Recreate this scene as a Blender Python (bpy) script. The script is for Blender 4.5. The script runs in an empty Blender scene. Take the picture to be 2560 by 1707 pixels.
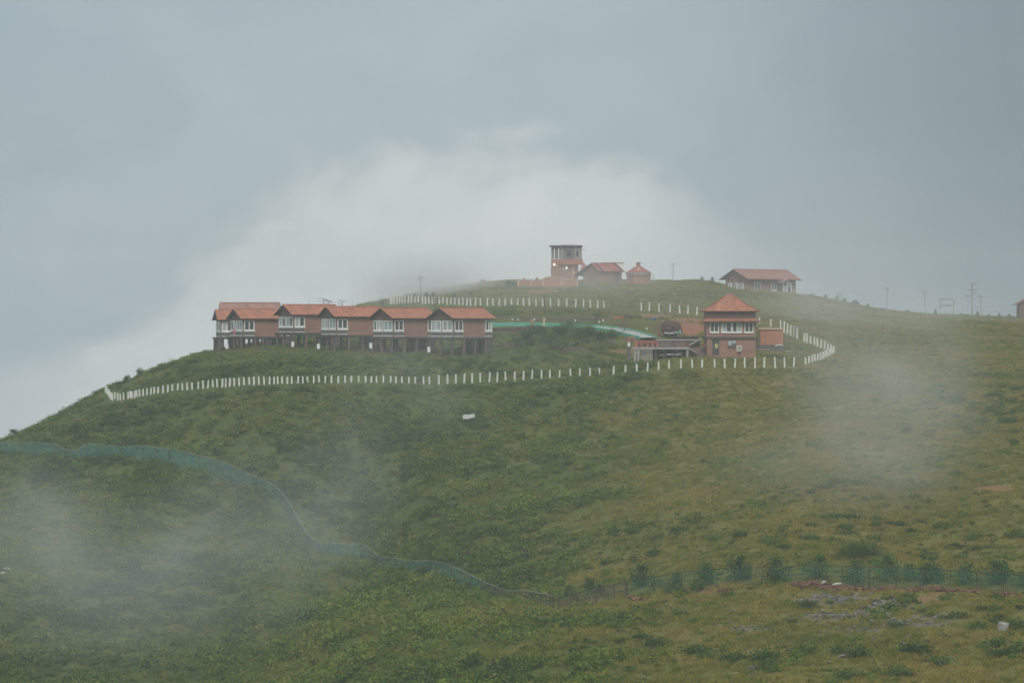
import bpy, bmesh, math, random
import numpy as np
from mathutils import Vector

R = math.radians
scene = bpy.context.scene
COL = scene.collection

# ------------------------------------------------------------------ camera, sky, sun, exposure
F = 7259.0            # focal length in photograph pixels (2560 wide)
HORIZON = 800.0       # eye level in the photograph
E = 60.0              # height of the eye above the zero level
cd = bpy.data.cameras.new('camera')
cam = bpy.data.objects.new('camera', cd); COL.objects.link(cam)
cd.sensor_width = 36.0; cd.lens = 36.0 * F / 2560.0
cd.shift_y = -(853.5 - HORIZON) / 2560.0
cd.clip_start = 1.0; cd.clip_end = 6000.0
cam.location = (0, 0, E); cam.rotation_euler = (R(90), 0, 0)
scene.camera = cam

SUN_EL, SUN_AZ = 50.0, 176.0      # azimuth clockwise from +Y (view direction): behind the viewer
world = bpy.data.worlds.new('World'); scene.world = world; world.use_nodes = True
def build_world():
    nt = world.node_tree; nt.nodes.clear(); N = nt.nodes.new; L = nt.links.new
    def M(op, a, b=None, c=None, clamp=False):
        n = N('ShaderNodeMath'); n.operation = op; n.use_clamp = clamp
        for i, v in enumerate((a, b, c)):
            if v is None: continue
            if isinstance(v, (int, float)): n.inputs[i].default_value = v
            else: L(v, n.inputs[i])
        return n.outputs[0]
    def MR(v, a, b, c=0.0, d=1.0, smooth=True):
        n = N('ShaderNodeMapRange'); n.interpolation_type = 'SMOOTHSTEP' if smooth else 'LINEAR'
        L(v, n.inputs[0])
        for i, k in enumerate((a, b, c, d)): n.inputs[i + 1].default_value = k
        return n.outputs[0]
    def MIX(f, a, b):
        n = N('ShaderNodeMix'); n.data_type = 'RGBA'
        if isinstance(f, (int, float)): n.inputs[0].default_value = f
        else: L(f, n.inputs[0])
        for i, v in ((6, a), (7, b)):
            if isinstance(v, tuple): n.inputs[i].default_value = (*v, 1)
            else: L(v, n.inputs[i])
        return n.outputs[2]
    tc = N('ShaderNodeTexCoord'); sep = N('ShaderNodeSeparateXYZ'); L(tc.outputs['Generated'], sep.inputs[0])
    x, y, z = sep.outputs
    az = M('ARCTAN2', x, y); el = M('ARCSINE', z)
    # soft cloud noise
    cmb = N('ShaderNodeCombineXYZ'); L(az, cmb.inputs[0]); L(M('MULTIPLY', el, 1.5), cmb.inputs[1]); cmb.inputs[2].default_value = 3.3
    def noise(scale, detail, rough, off=0.0):
        n = N('ShaderNodeTexNoise'); n.inputs['Scale'].default_value = scale; n.inputs['Detail'].default_value = detail
        n.inputs['Roughness'].default_value = rough; n.inputs['Distortion'].default_value = 0.5
        ad = N('ShaderNodeVectorMath'); ad.operation = 'ADD'; ad.inputs[1].default_value = (off, off * 2, off); L(cmb.outputs[0], ad.inputs[0]); L(ad.outputs[0], n.inputs['Vector'])
        return n.outputs[0]
    n1 = noise(14, 6, .55); n2 = noise(38, 5, .55, 2.0); n3 = noise(5, 3, .5, 5.0)
    # top edge of the bright low cloud behind the hill
    t = MR(az, -.3, .3, 0, 1, False)
    fc = N('ShaderNodeFloatCurve'); L(t, fc.inputs[1])
    pts = [(-.3, -.05), (-.176, -.030), (-.149, -.010), (-.121, .009), (-.107, .022), (-.094, .032), (-.066, .047), (-.039, .058), (-.012, .0645), (.005, .066), (.030, .0625),
           (.051, .052), (.065, .041), (.079, .0275), (.092, .014), (.115, .006), (.176, .004), (.3, .002)]
    cv = fc.mapping.curves[0]
    while len(cv.points) > 2: cv.points.remove(cv.points[1])
    P2 = [((a + .3) / .6, e * 5 + .5) for a, e in pts]
    cv.points[0].location = P2[0]; cv.points[1].location = P2[-1]
    for p in P2[1:-1]: cv.points.new(*p)
    fc.mapping.update()
    contour = M('DIVIDE', M('SUBTRACT', fc.outputs[0], .5), 5.0)
    jit = M('ADD', M('MULTIPLY', M('SUBTRACT', n1, .5), .052), M('MULTIPLY', M('SUBTRACT', n2, .5), .030))
    d = M('ADD', M('SUBTRACT', contour, el), jit)
    bank = M('ADD', M('MULTIPLY', MR(d, -.005, .013), .60), M('MULTIPLY', MR(d, -.012, .042), .40))
    bank = M('MULTIPLY', bank, MR(az, .020, .088, 1.0, .22))
    bank = M('MULTIPLY', bank, MR(n2, .2, .7, .8, 1.0))
    # second pale bank low on the far side of the left slope
    low = M('MULTIPLY', MR(M('ADD', M('ADD', el, M('MULTIPLY', jit, -.8)), M('MULTIPLY', az, -.16)), .024, -.002), MR(az, -.19, -.10, .55, 1.0))
    bank = M('MAXIMUM', bank, M('MULTIPLY', low, M('MULTIPLY', MR(az, -.05, -.10), .80)))
    sky = N('ShaderNodeTexSky'); sky.sky_type = 'NISHITA'; sky.sun_disc = False
    sky.sun_elevation = R(SUN_EL); sky.sun_rotation = R(SUN_AZ); sky.altitude = 900; sky.air_density = 1.5; sky.dust_density = 3
    hs = N('ShaderNodeVectorMath'); hs.operation = 'SCALE'; L(sky.outputs[0], hs.inputs[0]); hs.inputs['Scale'].default_value = .10
    base = MIX(MR(n1, .3, .72), (.340, .425, .475), (.400, .475, .515))
    base = MIX(M('MULTIPLY', MR(n3, .40, .62), .40), base, (.43, .50, .535))
    base = MIX(M('MULTIPLY', MR(az, .02, .20), .80), base, (.170, .228, .262))       # heavier cloud to the right
    base = MIX(MR(el, .25, 1.2, 0, .9), base, (.92, .98, 1.0))                    # brighter overcast overhead
    col = MIX(bank, base, (.645, .680, .688))
    col = MIX(.06, col, hs.outputs[0])
    bg = N('ShaderNodeBackground'); L(col, bg.inputs[0]); bg.inputs[1].default_value = .76
    out = N('ShaderNodeOutputWorld'); L(bg.outputs[0], out.inputs[0])
build_world()

sd = bpy.data.lights.new('sun', 'SUN'); sd.energy = 1.5; sd.angle = R(25); sd.color = (1.0, .955, .89)
sun = bpy.data.objects.new('sun', sd); COL.objects.link(sun)
_d = Vector((math.sin(R(SUN_AZ)) * math.cos(R(SUN_EL)), math.cos(R(SUN_AZ)) * math.cos(R(SUN_EL)), math.sin(R(SUN_EL))))
sun.rotation_euler = _d.to_track_quat('Z', 'Y').to_euler()
sun.location = (100, -100, 300)

vs = scene.view_settings
vs.view_transform = 'Standard'; vs.look = 'None'; vs.exposure = 0.42; vs.gamma = 1.0; vs.use_curve_mapping = False
scene.render.engine = 'CYCLES'
cy = scene.cycles
cy.use_denoising = True
try: cy.denoiser = 'OPENIMAGEDENOISE'
except Exception: pass
cy.max_bounces = 6; cy.diffuse_bounces = 2; cy.glossy_bounces = 2; cy.transmission_bounces = 3; cy.volume_bounces = 1; cy.transparent_max_bounces = 16
cy.use_adaptive_sampling = True; cy.adaptive_threshold = .025; cy.adaptive_min_samples = 40
cy.volume_max_steps = 256; cy.sample_clamp_indirect = 4.0

# ------------------------------------------------------------------ helpers
def P(px, py, d):
    "point of the place seen at a pixel of the photograph, d metres away"
    return Vector(((px - 1280) / F * d, d, E - (py - HORIZON) / F * d))

def tag(o, label=None, cat=None, group=None, kind=None):
    if label: o['label'] = label
    if cat: o['category'] = cat
    if group: o['group'] = group
    if kind or cat: o['kind'] = kind or 'thing'
    return o

def empty(name, loc, rz=0.0):
    o = bpy.data.objects.new(name, None); COL.objects.link(o)
    o.location = loc; o.rotation_euler = (0, 0, rz); o.empty_display_size = .3
    return o

def link(name, me, parent=None, loc=(0, 0, 0), rot=(0, 0, 0), scale=(1, 1, 1)):
    o = bpy.data.objects.new(name, me); COL.objects.link(o)
    o.location = loc; o.rotation_euler = rot; o.scale = scale
    if parent: o.parent = parent
    return o

def copy_tree(o, parent=None):
    c = o.copy(); COL.objects.link(c); c.parent = parent
    for ch in list(o.children): copy_tree(ch, c)
    return c

class MB:
    def __init__(s): s.v = []; s.f = []
    def add(s, vs, fs):
        n = len(s.v); s.v += [tuple(p) for p in vs]; s.f += [tuple(i + n for i in f) for f in fs]; return s
    def box(s, x0, x1, y0, y1, z0, z1):
        return s.add([(x0, y0, z0), (x1, y0, z0), (x1, y1, z0), (x0, y1, z0), (x0, y0, z1), (x1, y0, z1), (x1, y1, z1), (x0, y1, z1)],
                     [(3, 2, 1, 0), (4, 5, 6, 7), (0, 1, 5, 4), (1, 2, 6, 5), (2, 3, 7, 6), (3, 0, 4, 7)])
    def prism(s, poly, z0, z1, top=None):
        "poly counter-clockwise in xy; top: other outline at z1"
        n = len(poly); t = top or poly
        return s.add([(x, y, z0) for x, y in poly] + [(x, y, z1) for x, y in t],
                     [tuple(range(n - 1, -1, -1)), tuple(range(n, 2 * n))] + [(i, (i + 1) % n, n + (i + 1) % n, n + i) for i in range(n)])
    def slab(s, q, th):
        "thick sheet: q four corners counter-clockwise from outside, thickened along minus the normal"
        q = [Vector(p) for p in q]; nn = (q[1] - q[0]).cross(q[2] - q[0]).normalized()
        b = [p - nn * th for p in q]
        return s.add(q + b, [(0, 1, 2, 3), (7, 6, 5, 4), (1, 0, 4, 5), (2, 1, 5, 6), (3, 2, 6, 7), (0, 3, 7, 4)])
    def tube(s, pts, rad, n=6):
        pts = [Vector(p) for p in pts]; rings = []
        if not isinstance(rad, (list, tuple)): rad = [rad] * len(pts)
        for i, p in enumerate(pts):
            t = (pts[min(i + 1, len(pts) - 1)] - pts[max(i - 1, 0)]).normalized()
            a = t.cross(Vector((0, 0, 1)) if abs(t.z) < .9 else Vector((1, 0, 0))).normalized(); b = t.cross(a)
            rings.append([p + (a * math.cos(k * 2 * math.pi / n) + b * math.sin(k * 2 * math.pi / n)) * rad[i] for k in range(n)])
        vs = [v for r in rings for v in r]; fs = []
        for i in range(len(pts) - 1):
            for k in range(n):
                fs.append((i * n + k, (i + 1) * n + k, (i + 1) * n + (k + 1) % n, i * n + (k + 1) % n))
        fs.append(tuple(range(n))); fs.append(tuple(range(len(vs) - 1, len(vs) - n - 1, -1)))
        return s.add(vs, fs)
    def mesh(s, name, mat, smooth=False):
        me = bpy.data.meshes.new(name); me.from_pydata(s.v, [], s.f); me.materials.append(mat)
        bm = bmesh.new(); bm.from_mesh(me); bmesh.ops.recalc_face_normals(bm, faces=bm.faces); bm.to_mesh(me); bm.free()
        if smooth: me.shade_smooth()
        return me
    def build(s, name, mat, parent=None, loc=(0, 0, 0), rot=(0, 0, 0), smooth=False):
        return link(name, s.mesh(name, mat, smooth), parent, loc, rot)

def material(name, c1, c2=None, scale=1.0, rough=.85, bump=0.0, bscale=8.0, metal=0.0, spec=.3, detail=4.0, stretch=None, lo=.35, hi=.65):
    m = bpy.data.materials.new(name); m.use_nodes = True; nt = m.node_tree; b = nt.nodes['Principled BSDF']
    b.inputs['Roughness'].default_value = rough; b.inputs['Metallic'].default_value = metal; b.inputs['Specular IOR Level'].default_value = spec
    b.inputs['Base Color'].default_value = (*c1, 1)
    tc = nt.nodes.new('ShaderNodeTexCoord'); src = tc.outputs['Object']
    if stretch:
        mp = nt.nodes.new('ShaderNodeMapping'); mp.inputs['Scale'].default_value = stretch; nt.links.new(src, mp.inputs[0]); src = mp.outputs[0]
    if c2:
        n = nt.nodes.new('ShaderNodeTexNoise'); n.inputs['Scale'].default_value = scale; n.inputs['Detail'].default_value = detail; nt.links.new(src, n.inputs['Vector'])
        mr = nt.nodes.new('ShaderNodeMapRange'); mr.inputs[1].default_value = lo; mr.inputs[2].default_value = hi; nt.links.new(n.outputs[0], mr.inputs[0])
        mx = nt.nodes.new('ShaderNodeMix'); mx.data_type = 'RGBA'; mx.inputs[6].default_value = (*c1, 1); mx.inputs[7].default_value = (*c2, 1)
        nt.links.new(mr.outputs[0], mx.inputs[0]); nt.links.new(mx.outputs[2], b.inputs['Base Color'])
    if bump:
        n = nt.nodes.new('ShaderNodeTexNoise'); n.inputs['Scale'].default_value = bscale; n.inputs['Detail'].default_value = 5; nt.links.new(src, n.inputs['Vector'])
        bp = nt.nodes.new('ShaderNodeBump'); bp.inputs['Strength'].default_value = bump; bp.inputs['Distance'].default_value = .05
        nt.links.new(n.outputs[0], bp.inputs['Height']); nt.links.new(bp.outputs[0], b.inputs['Normal'])
    return m

def roof_material(name, c1, c2, c3):
    "clay tile roof: courses as fine relief, tiles of uneven tone, dark weather streaks"
    m = material(name, c1, c2, scale=1.1, rough=.9, lo=.3, hi=.7)
    nt = m.node_tree; b = nt.nodes['Principled BSDF']; N = nt.nodes.new; L = nt.links.new
    tc = N('ShaderNodeTexCoord')
    old = b.inputs['Base Color'].links[0].from_socket
    mp = N('ShaderNodeMapping'); mp.inputs['Scale'].default_value = (.9, .25, .25); L(tc.outputs['Object'], mp.inputs[0])
    n = N('ShaderNodeTexNoise'); n.inputs['Scale'].default_value = 1.6; n.inputs['Detail'].default_value = 6; n.inputs['Roughness'].default_value = .7; L(mp.outputs[0], n.inputs['Vector'])
    mr = N('ShaderNodeMapRange'); mr.inputs[1].default_value = .5; mr.inputs[2].default_value = .78; mr.inputs[4].default_value = .8; L(n.outputs[0], mr.inputs[0])
    mx = N('ShaderNodeMix'); mx.data_type = 'RGBA'; L(mr.outputs[0], mx.inputs[0]); L(old, mx.inputs[6]); mx.inputs[7].default_value = (*c3, 1)
    # single tiles
    br = N('ShaderNodeTexWhiteNoise'); br.noise_dimensions = '3D'
    sn = N('ShaderNodeVectorMath'); sn.operation = 'SNAP'; sn.inputs[1].default_value = (.33, .33, 10); L(tc.outputs['Object'], sn.inputs[0]); L(sn.outputs[0], br.inputs['Vector'])
    m2 = N('ShaderNodeMapRange'); m2.inputs[3].default_value = .80; m2.inputs[4].default_value = 1.16; L(br.outputs[0], m2.inputs[0])
    sc = N('ShaderNodeVectorMath'); sc.operation = 'SCALE'; L(mx.outputs[2], sc.inputs[0]); L(m2.outputs[0], sc.inputs['Scale']); L(sc.outputs[0], b.inputs['Base Color'])
    w = N('ShaderNodeTexWave'); w.bands_direction = 'Y'; w.wave_profile = 'SAW'; w.inputs['Scale'].default_value = .9; w.inputs['Distortion'].default_value = .3; L(tc.outputs['Object'], w.inputs['Vector'])
    bp = N('ShaderNodeBump'); bp.inputs['Strength'].default_value = .5; bp.inputs['Distance'].default_value = .06; L(w.outputs[1], bp.inputs['Height']); L(bp.outputs[0], b.inputs['Normal'])
    return m

def leaf_material(name, ramp, tint=None):
    "leaves: tone by the plant (instancer or object), by the leaf, some light passing through"
    m = bpy.data.materials.new(name); m.use_nodes = True; nt = m.node_tree; nt.nodes.clear(); N = nt.nodes.new; L = nt.links.new
    out = N('ShaderNodeOutputMaterial')
    at = N('ShaderNodeAttribute'); at.attribute_name = 'lv'
    if tint == 'instancer':
        ti = N('ShaderNodeAttribute'); ti.attribute_type = 'INSTANCER'; ti.attribute_name = 'tint'; tsock = ti.outputs['Fac']
    else:
        ti = N('ShaderNodeObjectInfo'); tsock = ti.outputs['Random']
    ad = N('ShaderNodeMath'); ad.operation = 'MULTIPLY_ADD'; L(at.outputs['Fac'], ad.inputs[0]); ad.inputs[1].default_value = .56; L(tsock, ad.inputs[2])
    sb = N('ShaderNodeMath'); sb.operation = 'SUBTRACT'; L(ad.outputs[0], sb.inputs[0]); sb.inputs[1].default_value = .28; sb.use_clamp = True
    cr = N('ShaderNodeValToRGB'); cr.color_ramp.elements[0].position = 0; cr.color_ramp.elements[1].position = 1
    cr.color_ramp.elements[0].color = (*ramp[0], 1); cr.color_ramp.elements[1].color = (*ramp[-1], 1)
    for i, c in enumerate(ramp[1:-1]):
        e = cr.color_ramp.elements.new((i + 1) / (len(ramp) - 1)); e.color = (*c, 1)
    L(sb.outputs[0], cr.inputs[0])
    df = N('ShaderNodeBsdfDiffuse'); L(cr.outputs[0], df.inputs[0])
    tr = N('ShaderNodeBsdfTranslucent'); L(cr.outputs[0], tr.inputs[0])
    mx = N('ShaderNodeMixShader'); mx.inputs[0].default_value = .3; L(df.outputs[0], mx.inputs[1]); L(tr.outputs[0], mx.inputs[2]); L(mx.outputs[0], out.inputs[0])
    return m

# value noise, vectorised
def vnoise(x, y, seed=0):
    xi = np.floor(x).astype(np.int64); yi = np.floor(y).astype(np.int64); fx = x - xi; fy = y - yi
    fx = fx * fx * (3 - 2 * fx); fy = fy * fy * (3 - 2 * fy)
    def h(a, b):
        n = (a * 374761393 + b * 668265263 + seed * 1442695041) & 0x7fffffff
        n = ((n ^ (n >> 13)) * 1274126177) & 0x7fffffff
        return ((n ^ (n >> 16)) & 0xffff) / 65535.0
    return (h(xi, yi) * (1 - fx) + h(xi + 1, yi) * fx) * (1 - fy) + (h(xi, yi + 1) * (1 - fx) + h(xi + 1, yi + 1) * fx) * fy
def fbm(x, y, seed=0, oct=4):
    s = 0; a = .5
    for o in range(oct):
        s = s + a * vnoise(x * 2 ** o + 17.3 * o, y * 2 ** o - 9.1 * o, seed + o); a *= .5
    return s / (1 - .5 ** oct)
def sstep(a, b, x):
    t = np.clip((x - a) / (b - a), 0, 1); return t * t * (3 - 2 * t)

# ------------------------------------------------------------------ the hill as a height field
def pchip(x, y, xi):
    x = np.asarray(x, float); y = np.asarray(y, float); h = np.diff(x); dl = np.diff(y) / h
    m = np.zeros_like(x); m[0] = dl[0]; m[-1] = dl[-1]
    for i in range(1, len(x) - 1):
        if dl[i - 1] * dl[i] > 0:
            w1 = 2 * h[i] + h[i - 1]; w2 = h[i] + 2 * h[i - 1]; m[i] = (w1 + w2) / (w1 / dl[i - 1] + w2 / dl[i])
    xi = np.clip(xi, x[0], x[-1]); k = np.clip(np.searchsorted(x, xi) - 1, 0, len(x) - 2)
    t = (xi - x[k]) / h[k]
    return ((1 + 2 * t) * (1 - t) ** 2 * y[k] + t * (1 - t) ** 2 * h[k] * m[k] + t * t * (3 - 2 * t) * y[k + 1] + t * t * (t - 1) * h[k] * m[k + 1])

PROFILES = {   # bearing (as a photograph column): ground along it as (distance, photograph row)
    -900: [(285, 1850), (330, 1660), (365, 1500), (400, 1400), (420, 1380), (450, 1420), (520, 1550), (640, 1700)],
    -400: [(285, 1790), (330, 1560), (365, 1370), (395, 1250), (412, 1222), (435, 1260), (520, 1420), (640, 1600)],
    0: [(287, 1715), (310, 1600), (335, 1450), (365, 1280), (393, 1138), (410, 1104), (425, 1115), (450, 1170), (520, 1330), (640, 1500)],
    300: [(285, 1720), (305, 1610), (330, 1470), (360, 1290), (385, 1152), (412, 1000), (425, 962), (436, 962), (460, 1000), (520, 1160), (640, 1400)],
    520: [(285, 1720), (310, 1600), (350, 1350), (380, 1185), (405, 968), (415, 920), (424, 900), (440, 886), (456, 884), (475, 918), (520, 1060), (640, 1350)],
    700: [(268, 1720), (300, 1590), (330, 1440), (355, 1285), (378, 1120), (402, 961), (411, 908), (420, 890), (432, 872), (442, 863), (452, 858), (480, 850), (520, 850), (560, 900), (640, 1100)],
    900: [(245, 1720), (265, 1620), (283, 1540), (300, 1510), (320, 1480), (338, 1428), (360, 1280), (380, 1120), (402, 958), (411, 904), (419, 888), (429, 872), (441, 855), (480, 800), (505, 775), (530, 764), (560, 790), (640, 1000)],
    1100: [(226, 1720), (250, 1612), (270, 1545), (285, 1505), (300, 1470), (320, 1390), (350, 1235), (380, 1070), (403, 956), (411, 903), (418, 889), (427, 870), (436, 852), (445, 831), (470, 788), (495, 764), (520, 742), (550, 722), (590, 735), (640, 850)],
    1300: [(215, 1720), (240, 1615), (262, 1545), (285, 1490), (310, 1400), (345, 1235), (375, 1078), (402, 952), (414, 905), (424, 877), (434, 840), (444, 820), (449, 814), (452, 802), (475, 775), (492, 766), (530, 716), (555, 706), (575, 702), (600, 720), (640, 780)],
    1500: [(208, 1715), (235, 1598), (255, 1528), (272, 1488), (300, 1385), (340, 1215), (375, 1060), (403, 938), (415, 902), (425, 872), (436, 840), (448, 814), (453, 803), (475, 780), (490, 770), (530, 722), (550, 709), (575, 702), (610, 722), (640, 770)],
    1750: [(204, 1715), (230, 1590), (248, 1500), (256, 1464), (290, 1340), (340, 1165), (380, 1015), (405, 914), (413, 892), (423, 886), (436, 850), (450, 815), (470, 794), (500, 760), (530, 728), (555, 709), (580, 703), (620, 730), (660, 800)],
    1870: [(202, 1715), (233, 1548), (250, 1464), (288, 1320), (340, 1140), (383, 998), (407, 911), (420, 884), (438, 852), (455, 822), (500, 776), (530, 745), (552, 730), (566, 724), (590, 722), (630, 750), (670, 830)],
    2000: [(200, 1715), (236, 1510), (244, 1465), (285, 1305), (340, 1115), (385, 983), (408, 910), (424, 880), (440, 855), (460, 830), (500, 788), (540, 750), (560, 738), (580, 738), (620, 765), (680, 850)],
    2250: [(200, 1712), (238, 1495), (246, 1462), (285, 1300), (340, 1108), (390, 963), (430, 889), (480, 835), (520, 801), (550, 783), (565, 781), (600, 805), (680, 900)],
    2560: [(196, 1718), (226, 1535), (236, 1484), (275, 1320), (330, 1130), (390, 960), (430, 895), (480, 845), (520, 813), (555, 798), (580, 798), (620, 825), (680, 900)],
    3100: [(194, 1725), (230, 1500), (330, 1150), (430, 920), (520, 845), (580, 828), (640, 850), (700, 920)],
    3800: [(194, 1735), (230, 1520), (330, 1180), (430, 950), (520, 880), (580, 860), (640, 880), (700, 960)],
}
UC = np.array(sorted(PROFILES)); DG = np.arange(-60, 1101, 1.0); UG = np.arange(-900, 3801, 20.0)
_tab = []
for u in UC:
    pr = PROFILES[u]
    ds = [-60, 0, 12, 60, 120, 165] + [d for d, _ in pr] + [800, 1100]
    zs = [E + 4, E - 1.7, E - 3.2, E - 17, E - 26, E - 30] + [E - (py - HORIZON) / F * d for d, py in pr] + [E - 75, E - 110]
    if pr[0][0] < 240: zs[5] = E - 27.5
    _tab.append(pchip(ds, zs, DG))
_tab = np.array(_tab)
TAB = np.array([pchip(UC, _tab[:, j], UG) for j in range(len(DG))]).T      # [u, d]

def ground_base(X, Y):
    X = np.asarray(X, float); Y = np.asarray(Y, float)
    u = np.clip(1280 + X / np.maximum(Y, 60) * F, UG[0], UG[-1] - .01); iu = (u - UG[0]) / 20.0
    dd = np.clip(Y, DG[0], DG[-1] - .01) - DG[0]
    i = iu.astype(int); j = dd.astype(int); fu = iu - i; fd = dd - j
    return (TAB[i, j] * (1 - fu) + TAB[i + 1, j] * fu) * (1 - fd) + (TAB[i, j + 1] * (1 - fu) + TAB[i + 1, j + 1] * fu) * fd
def ground(X, Y):
    X = np.asarray(X, float); Y = np.asarray(Y, float)
    amp = np.where((Y > 395) & (Y < 470), .12, .34)
    return ground_base(X, Y) + amp * (fbm(X / 6, Y / 6, 3) - .5) * 2
def gz(x, y): return float(ground(np.array([x]), np.array([y]))[0])
_dm = np.arange(190, 640, .25)
def hit(px, py):
    "where the line of sight meets the hill"
    X = (px - 1280) / F * _dm; zr = E - (py - HORIZON) / F * _dm
    below = np.nonzero(zr <= ground_base(X, _dm))[0]
    d = _dm[below[0]] if len(below) else 560.0
    x = (px - 1280) / F * d
    return Vector((x, d, gz(x, d)))
def on_ground(px, d):
    x = (px - 1280) / F * d
    return Vector((x, d, gz(x, d)))

# bare soil: (column, row, half width, half height, strength)
SOIL_ORANGE = [(1728, 823, 40, 17, 1.0), (1715, 800, 60, 7, .6), (1610, 790, 90, 6, .6), (1352, 728, 46, 6, .7), (1395, 705, 60, 4, .5), (2480, 1220, 80, 9, .55), (1520, 1350, 26, 4, .5),
               (1760, 1478, 60, 4, .5), (1590, 1497, 25, 6, .6), (1508, 1515, 18, 5, .8), (2100, 1468, 70, 7, 0.54), (2180, 1476, 60, 5, 0.36), (2290, 1474, 60, 5, 0.48), (2370, 1482, 60, 5, 0.54), (2480, 1487, 60, 5, 0.54),
               (2330, 1500, 60, 8, .5), (2420, 1510, 40, 6, .4), (1630, 1372, 20, 4, .4), (2240, 1424, 40, 4, .5), (2120, 1420, 20, 4, .5), (1500, 1005, 60, 5, .35), (1950, 960, 30, 6, .4), (1560, 880, 60, 8, .5)]
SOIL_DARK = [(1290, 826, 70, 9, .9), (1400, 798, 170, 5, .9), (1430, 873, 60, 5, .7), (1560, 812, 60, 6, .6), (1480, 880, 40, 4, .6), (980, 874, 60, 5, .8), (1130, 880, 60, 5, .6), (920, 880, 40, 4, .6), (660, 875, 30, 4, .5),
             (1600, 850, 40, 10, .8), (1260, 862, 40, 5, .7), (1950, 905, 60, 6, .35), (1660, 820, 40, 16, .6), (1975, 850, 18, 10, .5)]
ROCKY = [(2090, 1500, 120, 16, 1.0), (2210, 1520, 80, 18, .9), (2070, 1542, 100, 11, .8), (2270, 1560, 100, 11, .8), (2330, 1545, 70, 11, .6), (2140, 1572, 90, 10, .6), (1880, 1575, 60, 7, .6), (1900, 1672, 60, 9, .6), (2300, 1500, 70, 8, .5)]
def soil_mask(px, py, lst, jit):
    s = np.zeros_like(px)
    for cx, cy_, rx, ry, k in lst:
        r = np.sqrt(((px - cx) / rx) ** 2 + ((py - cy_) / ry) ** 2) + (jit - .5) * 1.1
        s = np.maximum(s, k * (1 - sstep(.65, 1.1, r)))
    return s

# ------------------------------------------------------------------ materials
M = {}
M['roof'] = roof_material('clay_tiles', (.40, .165, .098), (.31, .125, .082), (.19, .10, .078))
M['roof_red'] = roof_material('red_tiles', (.36, .090, .070), (.27, .070, .060), (.15, .06, .055))
M['roof_faded'] = roof_material('faded_tiles', (.33, .175, .138), (.27, .145, .115), (.19, .11, .092))
M['plaster'] = material('mauve_plaster', (.350, .190, .142), (.290, .155, .120), scale=.7, bump=.15, bscale=20)
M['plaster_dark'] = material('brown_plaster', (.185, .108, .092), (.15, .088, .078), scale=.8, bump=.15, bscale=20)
M['orange_wall'] = material('orange_plaster', (.47, .200, .112), (.39, .165, .098), scale=.9, bump=.15, bscale=20)
M['soffit'] = material('dark_timber', (.045, .035, .032), (.065, .048, .04), scale=2, stretch=(.3, 6, 6))
M['white'] = material('white_paint', (.86, .87, .85), (.78, .79, .77), scale=3, rough=.5)
M['glass'] = material('dark_glass', (.045, .052, .055), (.085, .095, .095), scale=.8, rough=.12, spec=.6)
M['curtain'] = material('pale_curtain', (.50, .56, .56), (.30, .35, .36), scale=2.2, rough=.6, stretch=(3, 3, .2))
M['panel'] = material('dark_panel', (.075, .068, .066), (.12, .105, .10), scale=4, rough=.6)
M['concrete'] = material('grey_concrete', (.135, .125, .12), (.08, .073, .072), scale=1.3, bump=.2)
M['concrete_pale'] = material('pale_concrete', (.42, .41, .39), (.27, .26, .25), scale=1.6, bump=.2)
M['pillar_brown'] = material('brown_pillar', (.20, .13, .10), (.12, .09, .08), scale=1.2, bump=.2)
M['post'] = material('whitewash', (.76, .77, .72), (.48, .48, .42), scale=3.0, rough=.8, lo=.48, hi=.78)
M['metal'] = material('galvanised_pole', (.36, .37, .37), (.27, .27, .27), scale=3, rough=.5, metal=.3)
M['dark_metal'] = material('dark_wire', (.035, .035, .035), rough=.6)
M['rail'] = material('weathered_rail', (.30, .29, .27), (.20, .19, .18), scale=2, rough=.7)
M['solar'] = material('solar_panel', (.022, .026, .035), (.03, .035, .05), scale=6, rough=.25, spec=.6)
M['step_stone'] = material('yellowish_stone', (.27, .24, .175), (.19, .17, .13), scale=2, bump=.3)
M['dirty_white'] = material('weathered_white', (.44, .45, .42), (.26, .26, .23), scale=5, rough=.8)
M['turquoise'] = material('turquoise_paint', (.10, .43, .31), (.07, .33, .25), scale=.8, rough=.6)
M['cream'] = material('cream_paint', (.62, .48, .32), (.52, .40, .27), scale=2)
M['grey_face'] = material('grey_cladding', (.42, .39, .38), (.33, .30, .30), scale=1.2)
M['dark_face'] = material('dark_slab_and_recess_shade', (.20, .185, .19), (.15, .14, .145), scale=1.2)  # roof slab tone, also the painted shade of the tower's balcony recess
M['brick_red'] = material('red_render', (.40, .175, .110), (.31, .14, .095), scale=1.0, bump=.2)
M['earth'] = material('heaped_earth', (.10, .055, .045), (.055, .034, .03), scale=2.5, bump=.6, bscale=6)
M['stone'] = material('grey_stone', (.205, .20, .185), (.115, .11, .10), scale=2.2, bump=.5, bscale=9)
M['laterite'] = material('red_laterite', (.17, .078, .055), (.10, .052, .040), scale=3, bump=.5, bscale=9)
M['yellow'] = material('yellow_cloth', (.55, .52, .16), (.45, .42, .12), scale=3)
M['pink'] = material('pink_cloth', (.52, .17, .22), (.45, .13, .18), scale=3)
M['red'] = material('red_paint', (.36, .11, .085), (.27, .09, .07), scale=2)
M['blue'] = material('blue_sheet', (.07, .12, .26), (.05, .08, .17), scale=3)
M['bark'] = material('pale_bark', (.26, .225, .18), (.17, .145, .115), scale=3, bump=.4)
M['orange_frame'] = material('orange_paint', (.45, .17, .07), (.36, .13, .06), scale=2)
GREEN = [(.030, .066, .016), (.070, .136, .022), (.125, .202, .028), (.190, .238, .036), (.245, .205, .050)]
M['leaf_scrub'] = leaf_material('scrub_leaves', GREEN, 'instancer')
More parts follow.
